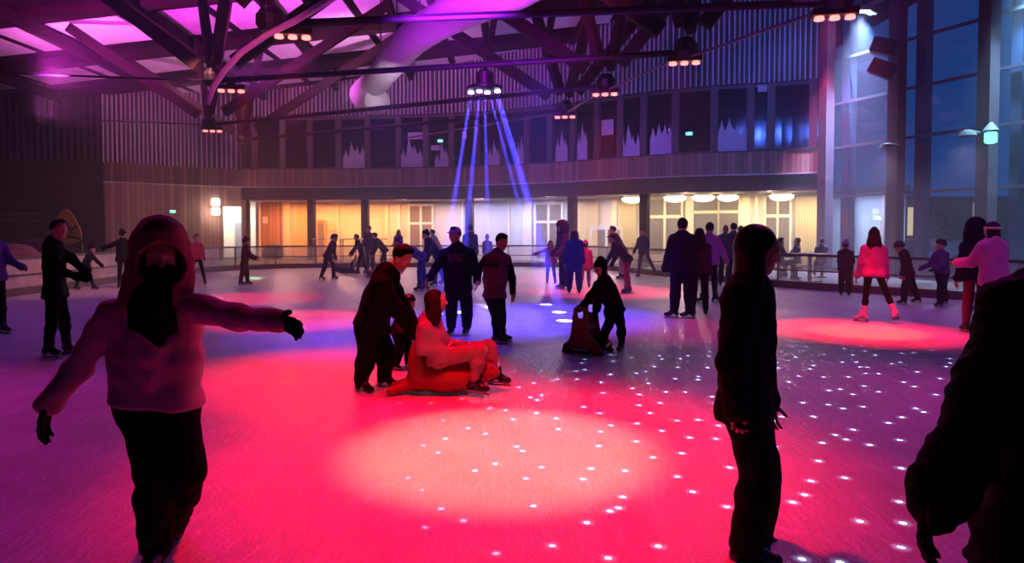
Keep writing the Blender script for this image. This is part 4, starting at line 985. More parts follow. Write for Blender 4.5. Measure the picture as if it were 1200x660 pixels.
        if hk_ == 'helmet':
            ht = blob('helmet', [([ell(O(0, -.01, .040), (.104 * hk, .118 * hk, .105 * hk), X)], .02, [(O(0, .03, .02), -hu * .9 + hff * .15)]), ([cap(O(-.09, -.03, -.0), O(-.09, .0, .04), .022 * hk), cap(O(.09, -.03, -.0), O(.09, .0, .04), .022 * hk), cap(O(0, -.095, .0), O(0, -.09, .05), .03 * hk)], .02, [])], res * .9, hmt, **kw)
        if hk_ == 'headband':
            blob('headband', [([ell(O(0, -.016, .030), (.098 * hk, .114 * hk, .034 * hk), X)], .01, [])], res * .8, hmt, **kw)
    if hood:
        hcol, up_ = hood
        if up_:       # worn over the head: a shell with an opening
            hp = [ell(O(0, -.025, .035), (.135 * hk, .165 * hk, .172 * hk), X), cap(O(0, -.05, -.03), nk - tf * .03 * u, .115 * hk, .125 * u), cap(O(0, -.02, .10), O(0, .06, .098), .09 * hk, .082 * hk)]
            for q in (-1, 1): hp += [cap(O(q * .085, .01, -.05), nk + ts * q * .12 * u - tu * .015 * u + tf * .02, .062 * hk, .055 * u), cap(O(q * .07, .05, -.02), nk + ts * q * .075 * u + tf * .085 * u, .05 * hk, .045 * u)]
            D, lo, r_ = field([(hp, .05, [])], res * .9, wr, sd + 4, carve=[ell(O(0, .03, -.015), (.088 * hk, .13 * hk, .122 * hk), X), cap(O(0, .06, -.01), O(0, .32, -.08), .090 * hk, .15 * hk)])
            v, fc = surface_nets(D, lo, r_); fast_mesh('hood', v, fc, [cloth(hcol)], root, og)
        else:
            blob('hood', [([ell(nk - tf * .075 * u + tu * .01 * u, (.10 * u, .055 * u, .075 * u), [ts, tf, tu]), cap(nk - tf * .02 * u + ts * .07 * u, nk + tf * .06 * u + ts * .03 * u - tu * .01, .028 * u), cap(nk - tf * .02 * u - ts * .07 * u, nk + tf * .06 * u - ts * .03 * u - tu * .01, .028 * u)], .03, [])], res, cloth(hcol), wrinkle=wr, seed=sd, **kw)
    if scarf:
        blob('scarf', [([cap(O(0, .055, -.085), nk + tf * .10 * u + tu * .0, .070 * hk, .088 * u), cap(nk + tf * .10 * u, nk + tf * .130 * u - tu * .10 * u + ts * .015 * u, .088 * u, .068 * u), cap(nk + tf * .12 * u - tu * .06 * u, nk + tf * .150 * u - tu * .17 * u + ts * .05 * u, .07 * u, .035 * u), cap(nk + tf * .08 * u + ts * .06 * u, nk + tf * .12 * u + ts * .085 * u - tu * .12 * u, .055 * u, .035 * u), cap(nk + tf * .08 * u - ts * .05 * u, nk + tf * .125 * u - ts * .06 * u - tu * .09 * u, .055 * u, .03 * u)], .035, [])], res, cloth(scarf), wrinkle=.008, seed=sd, **kw)
    if extra: extra(root, og, dict(nk=nk, pl=pl, tu=tu, tf=tf, ts=ts, u=u, b=b, hd=hd, O=O, J=J))
    return root
# ================================================================== skaters close to the camera
def B(px, py):
    Y = ground_y(py); return (at(px, py, Y).x, Y)
BX = lambda px, Y: (at(px, 300, Y).x, Y)
def D(*a): return R(a[0])
BLK = (22, 20, 24)
# hooded skater
Y0 = 3.32
person('nearest skater at the left in a pale sweatshirt with raised hood and spread arms',
       pxpose(Y0, head=(188, 303, -.02), neck=(184, 352, .0), pelvis=(184, 464, .03), shA=(230, 362, .02), elA=(283, 374, -.10), wrA=(326, 376, -.20), shB=(132, 368, .02), elB=(90, 432, -.04), wrB=(58, 474, -.14),
              hipA=(207, 470, .03), hipB=(160, 470, .03), knA=(221, 552, -.02), anA=(197, 622, .30), knB=(181, 556, -.06), anB=(183, 640, .0)),
       1.72, R(15), top=((196, 160, 168), .028, .04), legs=((16, 14, 18), .026), hair=('long', (14, 10, 12)), skates=(22, 20, 24), hands=(14, 12, 16), hood=((150, 70, 92), True), scarf=(12, 9, 12),
       hyaw=R(30), res=.0085, wr=.007, toes={'A': R(60), 'B': R(10)}, toepitch={'A': -35}, curl=.35, flare=.02, handdir={'A': (.9, -.35, -.25), 'B': (-.15, -.3, -1)})
# dark woman gliding past
Y0 = 3.46
person('long-haired woman in dark clothes gliding past side-on just right of the big red pool',
       pxpose(Y0, head=(890, 294), neck=(877, 338), pelvis=(872, 468), shA=(884, 352, .17), shB=(868, 352, -.17), elA=(894, 420, .22), wrA=(900, 470, .1), elB=(858, 425, -.26), wrB=(864, 478, -.22),
              hipA=(878, 470, .09), hipB=(870, 470, -.09), knA=(896, 555, .10), anA=(886, 628, .14), knB=(888, 560, -.08), anB=(874, 640, -.08)),
       1.69, R(84), top=((24, 22, 28), .036, .10), legs=((20, 18, 24), .030), hair=('swept', (16, 11, 10)), hv=1.35, hs=1.04, skates=(24, 30, 70), hyaw=R(92), hpitch=10, res=.0085, wr=.006, toes={'A': R(85), 'B': R(80)}, flare=.02)
# dark figure cut by the right edge
Y0 = 1.95
person('very close person in a bulky black coat cut off by the right edge',
       pxpose(Y0, head=(1292, 215), neck=(1280, 300), pelvis=(1262, 560), shA=(1355, 345, .1), shB=(1196, 362, 0), elA=(1385, 470, .1), wrA=(1370, 580, 0), elB=(1152, 478, -.08), wrB=(1100, 585, -.16),
              hipA=(1300, 575), hipB=(1225, 575), knA=(1300, 760, .1), anA=(1310, 890, .2), knB=(1215, 770, -.1), anB=(1225, 905, 0)),
       1.74, R(-35), top=((20, 17, 24), .062, .30), legs=((16, 14, 20), .03), hair=('verylong', (14, 11, 12)), skates=(24, 22, 30), hands=(70, 30, 60), res=.011, wr=.010, hemflare=.06)
# young man pushing the seal
Y0 = 7.05
person('young man in black clothes bending forward behind the seated woman, face lit red',
       pxpose(Y0, head=(471, 302), neck=(454, 321), pelvis=(432, 381), shA=(458, 333, .17), shB=(446, 334, -.17), elA=(474, 362, .16), wrA=(487, 386, .10), elB=(468, 366, -.16), wrB=(484, 390, -.12),
              hipA=(440, 384, .09), hipB=(430, 384, -.09), knA=(453, 412, .10), anA=(450, 441, .12), knB=(430, 416, -.08), anB=(423, 447, -.10)),
       1.74, R(75), top=((8, 7, 9), .045, .03), legs=((8, 7, 9), .038), hair=('short', (6, 4, 4)), hs=1.08, skates=(7, 6, 7), hood=((8, 7, 9), False), hyaw=R(68), hpitch=30, res=.010, wr=.007, toes={'A': R(65), 'B': R(55)}, hands=(16, 14, 16), build=1.08)
# seated woman
Y0 = 6.85
person('woman in a pale tracksuit with brown hair sitting on the seal-shaped skating aid',
       pxpose(Y0, head=(512, 353), neck=(503, 374), pelvis=(514, 417), shA=(510, 385, .17), shB=(497, 386, -.16), elA=(524, 404, .20), wrA=(541, 405, .05), elB=(494, 410, -.20), wrB=(521, 412, -.14),
              hipA=(520, 418, .09), hipB=(514, 420, -.09), knA=(573, 407, .13), anA=(580, 438, .12), knB=(562, 411, -.10), anB=(556, 447, -.12)),
       1.66, R(82), top=((150, 132, 134), .030, .06), legs=((150, 118, 112), .024), hair=('long', (34, 18, 14)), hv=1.45, skates=(9, 8, 9), hyaw=R(95), hpitch=-4, res=.010, wr=.007, toes={'A': R(75), 'B': R(62)}, handdir={'A': (.6, -.5, -.2), 'B': (.9, .1, .05)})
# man with lettered sweatshirt
Y0 = ground_y(392)
def letters(txt, m):
    def go(root, og, q):
        cu = bpy.data.curves.new('lettering', 'FONT'); cu.body = txt; cu.size = .15; cu.align_x = 'CENTER'; cu.align_y = 'CENTER'; cu.extrude = .004
        tmp = bpy.data.objects.new('lettering', cu); me = bpy.data.meshes.new_from_object(tmp); bpy.data.objects.remove(tmp)
        me.materials.clear(); me.materials.append(m)
        c = q['nk'] + q['tf'] * .150 - q['tu'] * .16
        M = Matrix((Vector(q['ts']), Vector(q['tu']), Vector(q['tf']))).transposed() @ Matrix.Diagonal((.62, 1.15, 1))
        for v in me.vertices: v.co = M @ v.co + Vector(c - og)
        put(bpy.data.objects.new('chest_lettering', me), root)
    return go
person('man in a pale baseball cap and dark lettered sweatshirt skating hand in hand',
       pxpose(Y0, head=(533, 276), neck=(536, 290), pelvis=(537, 334), shA=(551, 297, 0), shB=(520, 298, 0), elA=(559, 315, .05), wrA=(559, 330, -.05), elB=(511, 314, -.05), wrB=(503, 326, -.15),
              hipA=(544, 336), hipB=(530, 336), knA=(547, 360, -.04), anA=(547, 383, .02), knB=(529, 359, -.08), anB=(529, 383, -.02)),
       1.76, R(-12), top=((30, 22, 38), .034, .10), legs=((34, 28, 40), .034), hair=('short', (22, 16, 16)), hat=('cap', (190, 150, 175)), skates=(26, 22, 30), hyaw=R(-30), res=.011, wr=.007, build=1.0, hs=1.06,
       extra=letters('SUNU', mat('chest_print', srgb((150, 96, 145)), .8)))
# man in a two-tone jacket beside him
Y0 = ground_y(402)
def yoke(root, og, q):
    u = q['u']; nk, tu, tf, ts, b = q['nk'], q['tu'], q['tf'], q['ts'], q['b']
    blob('chest_band', [([cap(nk - tu * .17 + ts * .12, nk - tu * .17 - ts * .12, .131 * b, .131 * b)], .03, [(nk - tu * .155 * u, tu), (nk - tu * .185 * u, -tu)])], .012, cloth((14, 10, 18)), root, og)
person('man in a maroon and dark jacket skating right beside the man in the cap',
       pxpose(Y0, head=(588, 284), neck=(583, 298), pelvis=(580, 345), shA=(594, 304, .08), shB=(569, 305, -.06), elA=(600, 325, .12), wrA=(601, 343, .05), elB=(562, 314, .08), wrB=(560, 326, .25),
              hipA=(584, 347, .05), hipB=(575, 347, -.05), knA=(587, 370, .08), anA=(587, 391, .12), knB=(582, 372, -.05), anB=(582, 393, -.05)),
       1.70, R(38), top=((112, 70, 90), .026, .05), sleeves=(24, 18, 30), hs=1.06, build=.95, legs=((26, 22, 36), .024), hair=('short', (26, 18, 20)), skates=(34, 24, 30), hyaw=R(30), hpitch=22, res=.011, wr=.006, toes={'A': R(75), 'B': R(70)}, extra=yoke)
# girl pushing the orange frame
Y0 = ground_y(414)
person('child in dark clothes and a knitted hat pushing a brown skating frame',
       pxpose(Y0, head=(704, 314), neck=(708, 328), pelvis=(722, 363), shA=(702, 335, .14), shB=(714, 336, -.14), elA=(692, 348, .14), wrA=(684, 358, .10), elB=(702, 350, -.16), wrB=(699, 363, -.12),
              hipA=(724, 366, .07), hipB=(718, 367, -.07), knA=(728, 385, .07), anA=(728, 403, .10), knB=(710, 388, -.08), anB=(702, 406, -.08)),
       1.42, R(-65), top=((28, 22, 32), .040, .08), legs=((20, 18, 28), .018), hair=('bob', (14, 10, 12)), hat=('beanie', (20, 12, 20)), skates=(34, 22, 30), hyaw=R(-75), hpitch=15, res=.011, wr=.006, hs=1.12, toes={'A': R(-30), 'B': R(-70)}, hands=(20, 14, 20))
# man at the left
Y0 = ground_y(418)
person('man in black holding both forearms out in front of the yellow triangle sign',
       pxpose(Y0, head=(69, 269), neck=(62, 285), pelvis=(64, 342), shA=(68, 294, .16), shB=(60, 294, -.16), elA=(84, 303, .16), wrA=(99, 318, .12), elB=(72, 318, -.18), wrB=(90, 324, -.22),
              hipA=(68, 344, .08), hipB=(62, 344, -.08), knA=(75, 374, .12), anA=(78, 402, .30), knB=(61, 376, -.06), anB=(56, 407, -.08)),
       1.80, R(72), top=((16, 14, 18), .020, .08), legs=((16, 14, 18), .012), hair=('short', (16, 12, 12)), skates=(20, 18, 20), face=(222, 150, 130), hyaw=R(70), res=.011, wr=.006, toes={'A': R(60), 'B': R(80)}, hands=(14, 12, 14))
# ================================================================== the others
def far(label, base, H, yaw, pose=None, **kw):
    Y = base[1]; kw.setdefault('res', .015 if Y < 19 else .018); kw.setdefault('wr', .004); kw.setdefault('build', .92); kw['hs'] = kw.get('hs', 1.) * 1.09
    return person(label, fk(base, H, R(yaw), **(pose or {})), H, R(yaw), **kw)
far('skater in a purple-lit sleeve cut off by the left edge of the photo', B(-7, 392), 1.74, 70, dict(armA=(30, 8, 40), armB=(5, 14, 20), legB=(-12, 3, 5)), top=((110, 70, 150), .03, .08), legs=((20, 18, 28), .02))
far('child in dark clothes leaning at the left barrier behind the outstretched hands', BX(99, 18.9), 1.26, 95, dict(lean=25, armA=(60, 10, 10), armB=(30, 10, 20), legA=(20, 3, 5), legB=(-15, 3, 10)), top=((36, 26, 44), .035, .08), hat=('beanie', (30, 22, 34)), hs=1.12)
far('person in dark clothes with one arm stretched along the left barrier rail', B(145, 338), 1.62, 180, dict(armA=(5, 70, 5), armB=(5, 12, 10)), top=((24, 18, 26), .04, .12), hat=('beanie', (26, 18, 24)))
far('girl in a bright pink top lunging just right of the raised hood', B(231, 334), 1.54, 25, dict(lean=8, armA=(10, 10, 35), armB=(5, 25, 20), legA=(18, 12, 8), legB=(-15, 8, 15)), top=((236, 70, 110), .014, .02), legs=((20, 16, 22), .006), hair=('bun', (24, 14, 14)), hands=None)
far('person in dark clothes whose head shows above the girl in pink', BX(213, 23.8), 1.79, 150, dict(armA=(8, 8, 10), armB=(8, 8, 10)), top=((34, 26, 40), .03, .1), hair=('short', (20, 14, 16)))
far('small child in a dark snowsuit and pompom hat standing beside the green light patch', B(287, 334), 1.38, 105, dict(lean=6, armA=(35, 5, 30), armB=(30, 5, 35), legA=(8, 3, 5), legB=(-8, 3, 5)), top=((70, 26, 44), .05, .22), legs=((74, 26, 44), .04), hat=('pompom', (44, 20, 34)), hs=1.2)
far('child in dark clothes leaning forward as they skate right, before the orange bay', B(384, 328), 1.56, 82, dict(lean=26, armA=(20, 6, 20), armB=(15, 6, 35), legA=(28, 3, 30), legB=(-8, 3, 14)), top=((30, 28, 44), .035, .08), legs=((26, 24, 36), .03), hat=('helmet', (34, 30, 50)), hs=1.1)
far('boy in grey clothes holding the handle of the dark seal-shaped aid', B(424, 321), 1.52, -75, dict(lean=20, armA=(45, 5, 5), armB=(50, 5, 8), legA=(18, 3, 10), legB=(-12, 3, 10)), top=((44, 42, 60), .035, .08), legs=((40, 38, 50), .03), hair=('short', (44, 30, 26)))
far('tall person in grey-violet behind the boy with the seal-shaped aid', B(434, 319), 1.80, -25, dict(lean=8, armA=(15, 6, 25), armB=(20, 6, 30)), top=((84, 74, 100), .035, .12), legs=((100, 84, 104), .03), hair=('short', (50, 34, 30)))
far('person in dark clothes bending left beside the red sledge', B(451, 320), 1.66, -70, dict(lean=38, armA=(55, 5, 10), armB=(60, 5, 10), legA=(20, 3, 25), legB=(-5, 4, 10)), top=((40, 40, 62), .04, .1), hair=('short', (24, 20, 26)))
far('long-haired woman in mauve standing behind the far barrier', BX(467, 32.6), 1.66, 200, dict(armA=(20, 5, 40), armB=(20, 5, 40)), top=((120, 90, 120), .03, .1), hair=('long', (70, 40, 44)), skates=(70, 60, 70))
far('skater in a violet jacket and blue trousers doubled over to the left', B(494, 341), 1.76, -75, dict(lean=62, head=10, armA=(70, 6, 10), armB=(60, 8, 15), legA=(8, 4, 8), legB=(-8, 4, 5)), top=((110, 60, 190), .04, .10), legs=((40, 50, 170), .025), hat=('beanie', (110, 60, 170)))
far('skater in a dark blue jacket and dark hat leaning over beside the doubled-over one', B(513, 335), 1.72, -70, dict(lean=34, armA=(40, 6, 15), armB=(45, 6, 15), legA=(12, 3, 8), legB=(-14, 3, 5)), top=((26, 34, 110), .05, .10), legs=((34, 44, 150), .025), hat=('beanie', (18, 22, 60)))
far('person in a pale mauve coat leaning on the barrier behind the blue skaters', BX(514, 27.6), 1.70, -110, dict(lean=26, armA=(40, 6, 20), armB=(45, 6, 20)), top=((140, 120, 160), .04, .12), legs=((90, 80, 110), .03), hair=('short', (50, 40, 50)))
far('person in a slate-blue jacket standing behind the shoulder of the man in the cap', BX(551, 22.5), 1.80, 190, dict(armA=(6, 8, 10), armB=(6, 8, 10)), top=((70, 70, 130), .04, .1), legs=((50, 50, 90), .03), hair=('short', (40, 34, 60)))
far('small far child in a white hat between the cap man and the maroon-jacket man', BX(571, 27.8), 1.42, 10, dict(armA=(15, 8, 20), armB=(15, 8, 20)), top=((140, 130, 180), .04, .1), hat=('beanie', (235, 225, 240)), hs=1.15)
far('little girl in pink with one arm stretched out left, before the white double door', B(645, 333), 1.30, -5, dict(armA=(10, 8, 20), armB=(15, 72, 8), legA=(10, 8, 5), legB=(-6, 3, 5)), top=((200, 70, 150), .035, .10), legs=((80, 40, 130), .012), hair=('bob', (60, 24, 44)), hs=1.15)
far('tall person in dark violet with a red-lit chest, left one of the blue-lit pair', B(661, 339), 1.82, -70, dict(lean=6, armA=(20, 6, 30), armB=(15, 6, 30)), top=((80, 40, 120), .045, .16), legs=((40, 34, 130), .04), hood=((50, 30, 90), True), hair=('short', (30, 20, 40)))
far('long-haired woman in a deep blue coat seen from behind, right one of the blue-lit pair', B(673, 344), 1.64, 185, dict(armA=(5, 10, 10), armB=(5, 10, 10), legA=(0, 4, 5), legB=(0, 3, 5)), top=((40, 36, 170), .05, .34), legs=((30, 30, 150), .04), hair=('verylong', (90, 24, 90)))
far('child in a rosy coat close to the right side of the long-haired woman in blue', B(686, 338), 1.30, 170, dict(armA=(5, 8, 10), armB=(5, 10, 10), legA=(-10, 4, 5), legB=(8, 3, 5)), top=((190, 80, 140), .045, .26), legs=((130, 60, 140), .02), hat=('beanie', (160, 90, 150)), hs=1.12)
far('grey-jacketed man in white trousers leaning left behind the woman in the cap', B(729, 327), 1.84, -80, dict(lean=30, armA=(40, 6, 20), armB=(5, 10, 20), legA=(10, 3, 10), legB=(-5, 3, 5)), top=((92, 90, 120), .045, .10), legs=((225, 200, 205), .02), hair=('short', (70, 64, 80)))
far('woman in a navy jacket, cap and pink trousers bending left with arms reaching down', B(735, 343), 1.68, -80, dict(lean=42, armA=(60, 6, 8), armB=(66, 6, 8), legA=(10, 3, 14), legB=(-4, 4, 8)), top=((30, 26, 60), .035, .08), legs=((190, 60, 110), .02), hair=('pony', (60, 20, 40)), hat=('cap', (60, 20, 50)))
def rucksack(root, og, q):
    c = q['nk'] - q['tf'] * .19 - q['tu'] * .2
    blob('rucksack', [([ell(c, (.15, .09, .22), [q['ts'], q['tf'], q['tu']])], .02, [])], .016, cloth((80, 84, 120)), root, og)
far('slim person with a rucksack striding along the far barrier beside the dark fifth column', B(754, 325), 1.68, -40, dict(lean=6, armA=(15, 8, 20), armB=(20, 12, 20), legA=(-26, 14, 4), legB=(10, 4, 4)), top=((70, 76, 120), .03, .06), legs=((90, 90, 130), .012), hair=('short', (70, 60, 90)), extra=rucksack)
far('broad man in a navy jacket seen from behind, left of the couple walking away', B(799, 373), 1.84, 172, dict(armA=(4, 14, 6), armB=(4, 6, 20), legA=(2, 3, 3), legB=(-4, 3, 3)), top=((26, 22, 56), .045, .12), legs=((20, 18, 50), .035), hair=('short', (18, 14, 26)), toes={'A': R(-95), 'B': R(-100)}, res=.012, build=1.08)
far('long-haired person in a dark purple top seen from behind between the two men', B(819, 370), 1.66, 165, dict(armA=(18, 14, 20), armB=(2, 6, 8), legA=(0, 2, 3), legB=(-6, 3, 3)), top=((70, 28, 70), .025, .06), legs=((22, 18, 44), .02), hair=('long', (30, 16, 30)), res=.012, toes={'A': R(-160), 'B': R(165)})
far('man in a pale violet hooded top walking away, holding out his right hand', B(831, 355), 1.80, 168, dict(armA=(5, 6, 20), armB=(12, 24, 8), legA=(-8, 3, 4), legB=(12, 3, 6)), top=((205, 130, 215), .035, .08), legs=((20, 16, 30), .012), hair=('short', (22, 16, 24)), hood=((200, 130, 215), False), toes={'A': R(-100), 'B': R(110)}, res=.012)
far('bald-looking person in dark green, left of three heads beside the gliding dark woman', BX(850, 20.2), 1.78, 170, dict(), top=((50, 56, 90), .04, .1), legs=((36, 36, 60), .03), hair=('none', (60, 40, 40)), face=(190, 110, 110))
far('person in a slate jacket, middle of three heads beside the gliding dark woman', B(859, 338), 1.82, 175, dict(armA=(10, 20, 10)), top=((70, 70, 120), .045, .1), legs=((40, 40, 80), .03), hair=('short', (20, 26, 50)))
far('person with brown hair, right of three heads beside the gliding dark woman', BX(868, 20.0), 1.74, 160, dict(), top=((66, 50, 80), .04, .1), hair=('short', (50, 26, 34)))
far('child in a dark jacket and pale knitted hat standing at the right barrier', B(990, 347), 1.34, 150, dict(lean=4, armA=(30, 6, 40), armB=(40, 8, 40), legA=(2, 2, 3), legB=(-2, 2, 3)), top=((34, 32, 54), .05, .10), legs=((26, 24, 44), .04), hat=('beanie', (190, 160, 205)), hs=1.15)
far('long-haired girl in a hot pink jacket and white skates on the right red pool', B(1023, 377), 1.64, 165, dict(lean=3, armA=(5, 12, 12), armB=(5, 10, 12), legA=(-2, 6, 4), legB=(-14, 17, 10)), top=((255, 90, 170), .036, .07), build=.86, legs=((22, 16, 24), .008), hair=('long', (34, 14, 26)), hat=('beanie', (40, 16, 30)), skates=(245, 205, 215), res=.011, toes={'A': R(-130), 'B': R(125)})
far('boy with bowed helmeted head, left one of the two boys at the right barrier', B(1064, 357), 1.40, -115, dict(lean=14, head=25, armA=(10, 6, 10), armB=(10, 6, 15), legA=(12, 3, 8), legB=(-16, 6, 6)), top=((44, 26, 50), .045, .12), legs=((26, 24, 48), .045), hat=('helmet', (26, 26, 50)), hs=1.15, hpitch=25)
far('boy in a pale-shouldered jacket, right one of the two boys at the right barrier', B(1103, 359), 1.42, -80, dict(lean=5, armA=(30, 8, 40), armB=(28, 12, 42), legA=(14, 3, 6), legB=(-18, 6, 4)), top=((96, 70, 130), .045, .04), legs=((28, 26, 56), .05), hat=('helmet', (30, 28, 54)), hands=(20, 18, 34), hs=1.15)
far('person in black with a dark hood beside the light pink jacket at the right', BX(1144, 11.0), 1.74, 175, dict(lean=4, armA=(5, 8, 10), armB=(5, 6, 10)), top=((28, 24, 50), .035, .1), legs=((120, 50, 80), .02), hood=((26, 22, 44), True), hair=('short', (20, 14, 20)), res=.012)
far('person in a light pink jacket and pale headband seen from behind near the right edge', BX(1166, 10.4), 1.75, 190, dict(lean=6, armA=(35, 16, 55), armB=(10, 8, 10)), top=((225, 130, 200), .055, .12), legs=((40, 26, 50), .03), hat=('headband', (235, 190, 215)), hair=('bob', (50, 16, 34)), hood=((220, 130, 195), False), res=.012)
far('small child in shiny black snowsuit bent low between the young man and the seated woman', BX(466, 8.1), .92, 60, dict(lean=30, armA=(50, 8, 20), armB=(50, 8, 20), legA=(30, 6, 40), legB=(25, 6, 40)), top=((12, 10, 13), .05, .10), legs=((10, 9, 12), .045), hat=('helmet', (9, 8, 10)), hs=1.3, res=.011, texture=mat('shiny_black_fabric', srgb((12, 10, 13)), .25, noise=.1, bump=.5, bscale=30))
sit = dict(legA=(84, 5, 84), legB=(84, 5, 84), armA=(40, 5, 50), armB=(40, 5, 50))
for px, Y, yaw, lb, c, h in ((915, 22.9, 80, 'seated grey-clothed person at the table behind the right barrier, next to the gliding woman', (120, 110, 130), ('short', (40, 34, 44))),
                            (934, 24.2, -100, 'seated person with bushy hair at the table behind the right barrier', (90, 90, 120), ('bob', (50, 40, 56))),
                            (963, 24.4, 170, 'seated person with dark hair beside the white post behind the right barrier', (90, 84, 96), ('short', (70, 56, 60)))):
    p = BX(px, Y); far(lb, p, 1.72, yaw, sit, top=(c, .03, .08), hair=h, skates=(60, 56, 66))
    ch = thing('bench_stool', 'round stool under the ' + lb.split(' at ')[0].split(' beside ')[0], 'stool', (p[0], p[1], 0), 'stools behind the right barrier')
    MB().lathe((p[0], p[1], .30), [(.2, 0), (.21, .02), (.2, .05)], 20).build('seat', darkwood, ch); MB().lathe((p[0], p[1], -.03), [(.18, 0), (.16, .03), (.03, .05), (.03, .33)], 16).build('pedestal', blackm, ch)
# ================================================================== skating aids and other things on and around the ice
def seal(label, x, y, rz, sc_, m, handle=True, res=.012):
    t_ = V(math.cos(rz), math.sin(rz), 0); n_ = V(-math.sin(rz), math.cos(rz), 0); o = V(x, y, 0)
    W = lambda a, b, c: o + (t_ * a + n_ * b + UP * c) * sc_
    X = [t_, n_, UP]; e = lambda c, r: ell(W(*c), tuple(q * sc_ for q in r), X)
    g = [e((-.02, 0, .17), (.34, .19, .17)), e((-.30, 0, .28), (.10, .17, .26)), e((.26, 0, .20), (.16, .13, .13)), e((.38, 0, .22), (.10, .09, .085)), e((.47, 0, .20), (.04, .05, .035)),
         cap(W(-.3, 0, .12), W(-.56, .14, .05), .07 * sc_, .035 * sc_), cap(W(-.3, 0, .12), W(-.56, -.14, .05), .07 * sc_, .035 * sc_)]
    r = blob('seal_skating_aid', [(g, .07, [(W(0, 0, .008), -UP)])], res, m, None, o, label=label, cat='skating aid', group='seal-shaped skating aids'); r.location = tuple(o)
    for q in (-1, 1): blob('eye', [([e((.44, q * .055, .26), (.014, .014, .014))], .001, [])], .006, blackm, r, o)
    if handle:
        h = MB()
        for q in (-1, 1): h.tube([W(-.33, q * .13, .42), W(-.42, q * .14, .62), W(-.46, q * .14, .66)], .02 * sc_, 8)
        h.tube([W(-.46, -.15, .66), W(-.46, .15, .66)], .024 * sc_, 8)
        world_mesh(h, 'handle', blackm, r, o)
    return r
x, y = B(524, 464); seal('orange seal-shaped skating aid carrying the seated woman', x, y + .12, 0, 1.02, mat('pale_orange_plastic', srgb((150, 50, 32)), .45), False)
x, y = B(404, 321); seal('dark grey seal-shaped skating aid held by the boy in grey', x, y, math.pi, .95, mat('dark_grey_plastic', srgb((52, 52, 74)), .4), True, .016)
# red sledge
x, y = B(438, 325); t = thing('red_sledge', 'small red sledge on the ice beside the person bending left', 'sledge', (x, y, 0))
redp = mat('red_plastic', srgb((150, 40, 60)), .4)
MB().box((x, y, .2), (.55, .34, .06)).box((x + .24, y, .34), (.06, .34, .3)).build('seat', redp, t)
for q in (-1, 1): MB().tube([(x - .32, y + q * .14, .12), (x - .26, y + q * .14, .02), (x + .3, y + q * .14, .02)], .02, 8).build('runner', steel, t); MB().box((x, y + q * .14, .1), (.4, .03, .17)).build('side', redp, t)
# skating frame pushed by the child: two tall side plates with grip holes, bar and runner feet
xf, yf = B(687, 412); fr = thing('skating_frame', 'brown plastic skating frame with two hand grips pushed by the child', 'skating aid', (xf, yf, 0))
brn = mat('orange_brown_plastic', srgb((104, 50, 36)), .45, noise=.05)
def ring_plate(ou, hole, c, M, th):
    bm = bmesh.new(); 
    def loop(pts): 
        vs = [bm.verts.new(M @ Vector((p[0], 0, p[1])) + c) for p in pts]; return [bm.edges.new((vs[i], vs[(i + 1) % len(vs)])) for i in range(len(vs))]
    es = loop(ou) + loop(hole); bmesh.ops.triangle_fill(bm, use_beauty=True, edges=es)
    me = bpy.data.meshes.new('side_plate'); bm.to_mesh(me); bm.free(); return me
def rounded(pts, n=3):
    P_ = [Vector((*p, 0)) for p in pts]
    for _ in range(n - 1):
        q = []
        for a, b_ in zip(P_, P_[1:] + P_[:1]): q += [a.lerp(b_, .22), a.lerp(b_, .78)]
        P_ = q
    return [(p.x, p.y) for p in P_]
for q, hgt in ((-1, .62), (1, .66)):
    ou = rounded([(-.26, 0), (-.26, .10), (-.15, .16), (-.11, .55), (-.08, hgt), (.06, hgt), (.09, .5), (.13, .2), (.30, .12), (.30, 0), (.16, 0), (.10, .07), (-.10, .07), (-.16, 0)])
    ho = rounded([(-.06, hgt - .16), (-.05, hgt - .05), (.03, hgt - .05), (.05, hgt - .16)])
    M = Matrix.Rotation(R(-28), 3, 'Z'); c = M @ Vector((0, q * .19, .015))
    me = ring_plate(ou, ho, c, M, .04); me.materials.append(brn); o = put(bpy.data.objects.new('side_plate', me), fr)
    md = o.modifiers.new('thick', 'SOLIDIFY'); md.thickness = .045; md.offset = 0
    bv = o.modifiers.new('edge', 'BEVEL'); bv.width = .008; bv.segments = 2
M = Matrix.Rotation(R(-28), 3, 'Z'); Cc = Vector((xf, yf, 0))
MB().box(Cc + M @ Vector((.0, 0, .33)), (.14, .36, .05), M).build('cross_bar', brn, fr); MB().box(Cc + M @ Vector((.03, 0, .15)), (.05, .36, .10), M).build('lower_bar', brn, fr)
for q in (-1, 1): MB().tube([Cc + M @ Vector((-.27, q * .19, .02)), Cc + M @ Vector((.32, q * .19, .02))], .022, 8).build('runner', blackm, fr)
# yellow triangular sign with a falling skater
ysg = 27.5; A_ = at(78, 286, ysg); B_ = at(103, 284, ysg); tp_ = at(76, 234, ysg); lft = at(56, 286, ysg)
sg = thing('triangle_sign', 'big dull yellow triangle sign with a dark figure behind the left barrier', 'sign', (A_.x, ysg, 0))
def prism_world(name, pts, th, m, parent, y):
    n = len(pts); vs = [(p[0], y - th / 2, p[1]) for p in pts] + [(p[0], y + th / 2, p[1]) for p in pts]
    return mesh_obj(name, vs, [tuple(range(n)), tuple(range(2 * n - 1, n - 1, -1))] + [(i, i + n, (i + 1) % n + n, (i + 1) % n) for i in range(n)], m, parent)
prism_world('sign_face', rounded([(lft.x, lft.z), (B_.x, B_.z), (tp_.x, tp_.z)], 3), .06, mat('dull_yellow', srgb((236, 186, 84)), .6, noise=.1, scale=2), sg, ysg)
fx_, fz_ = (A_.x + B_.x) / 2 - .25, A_.z
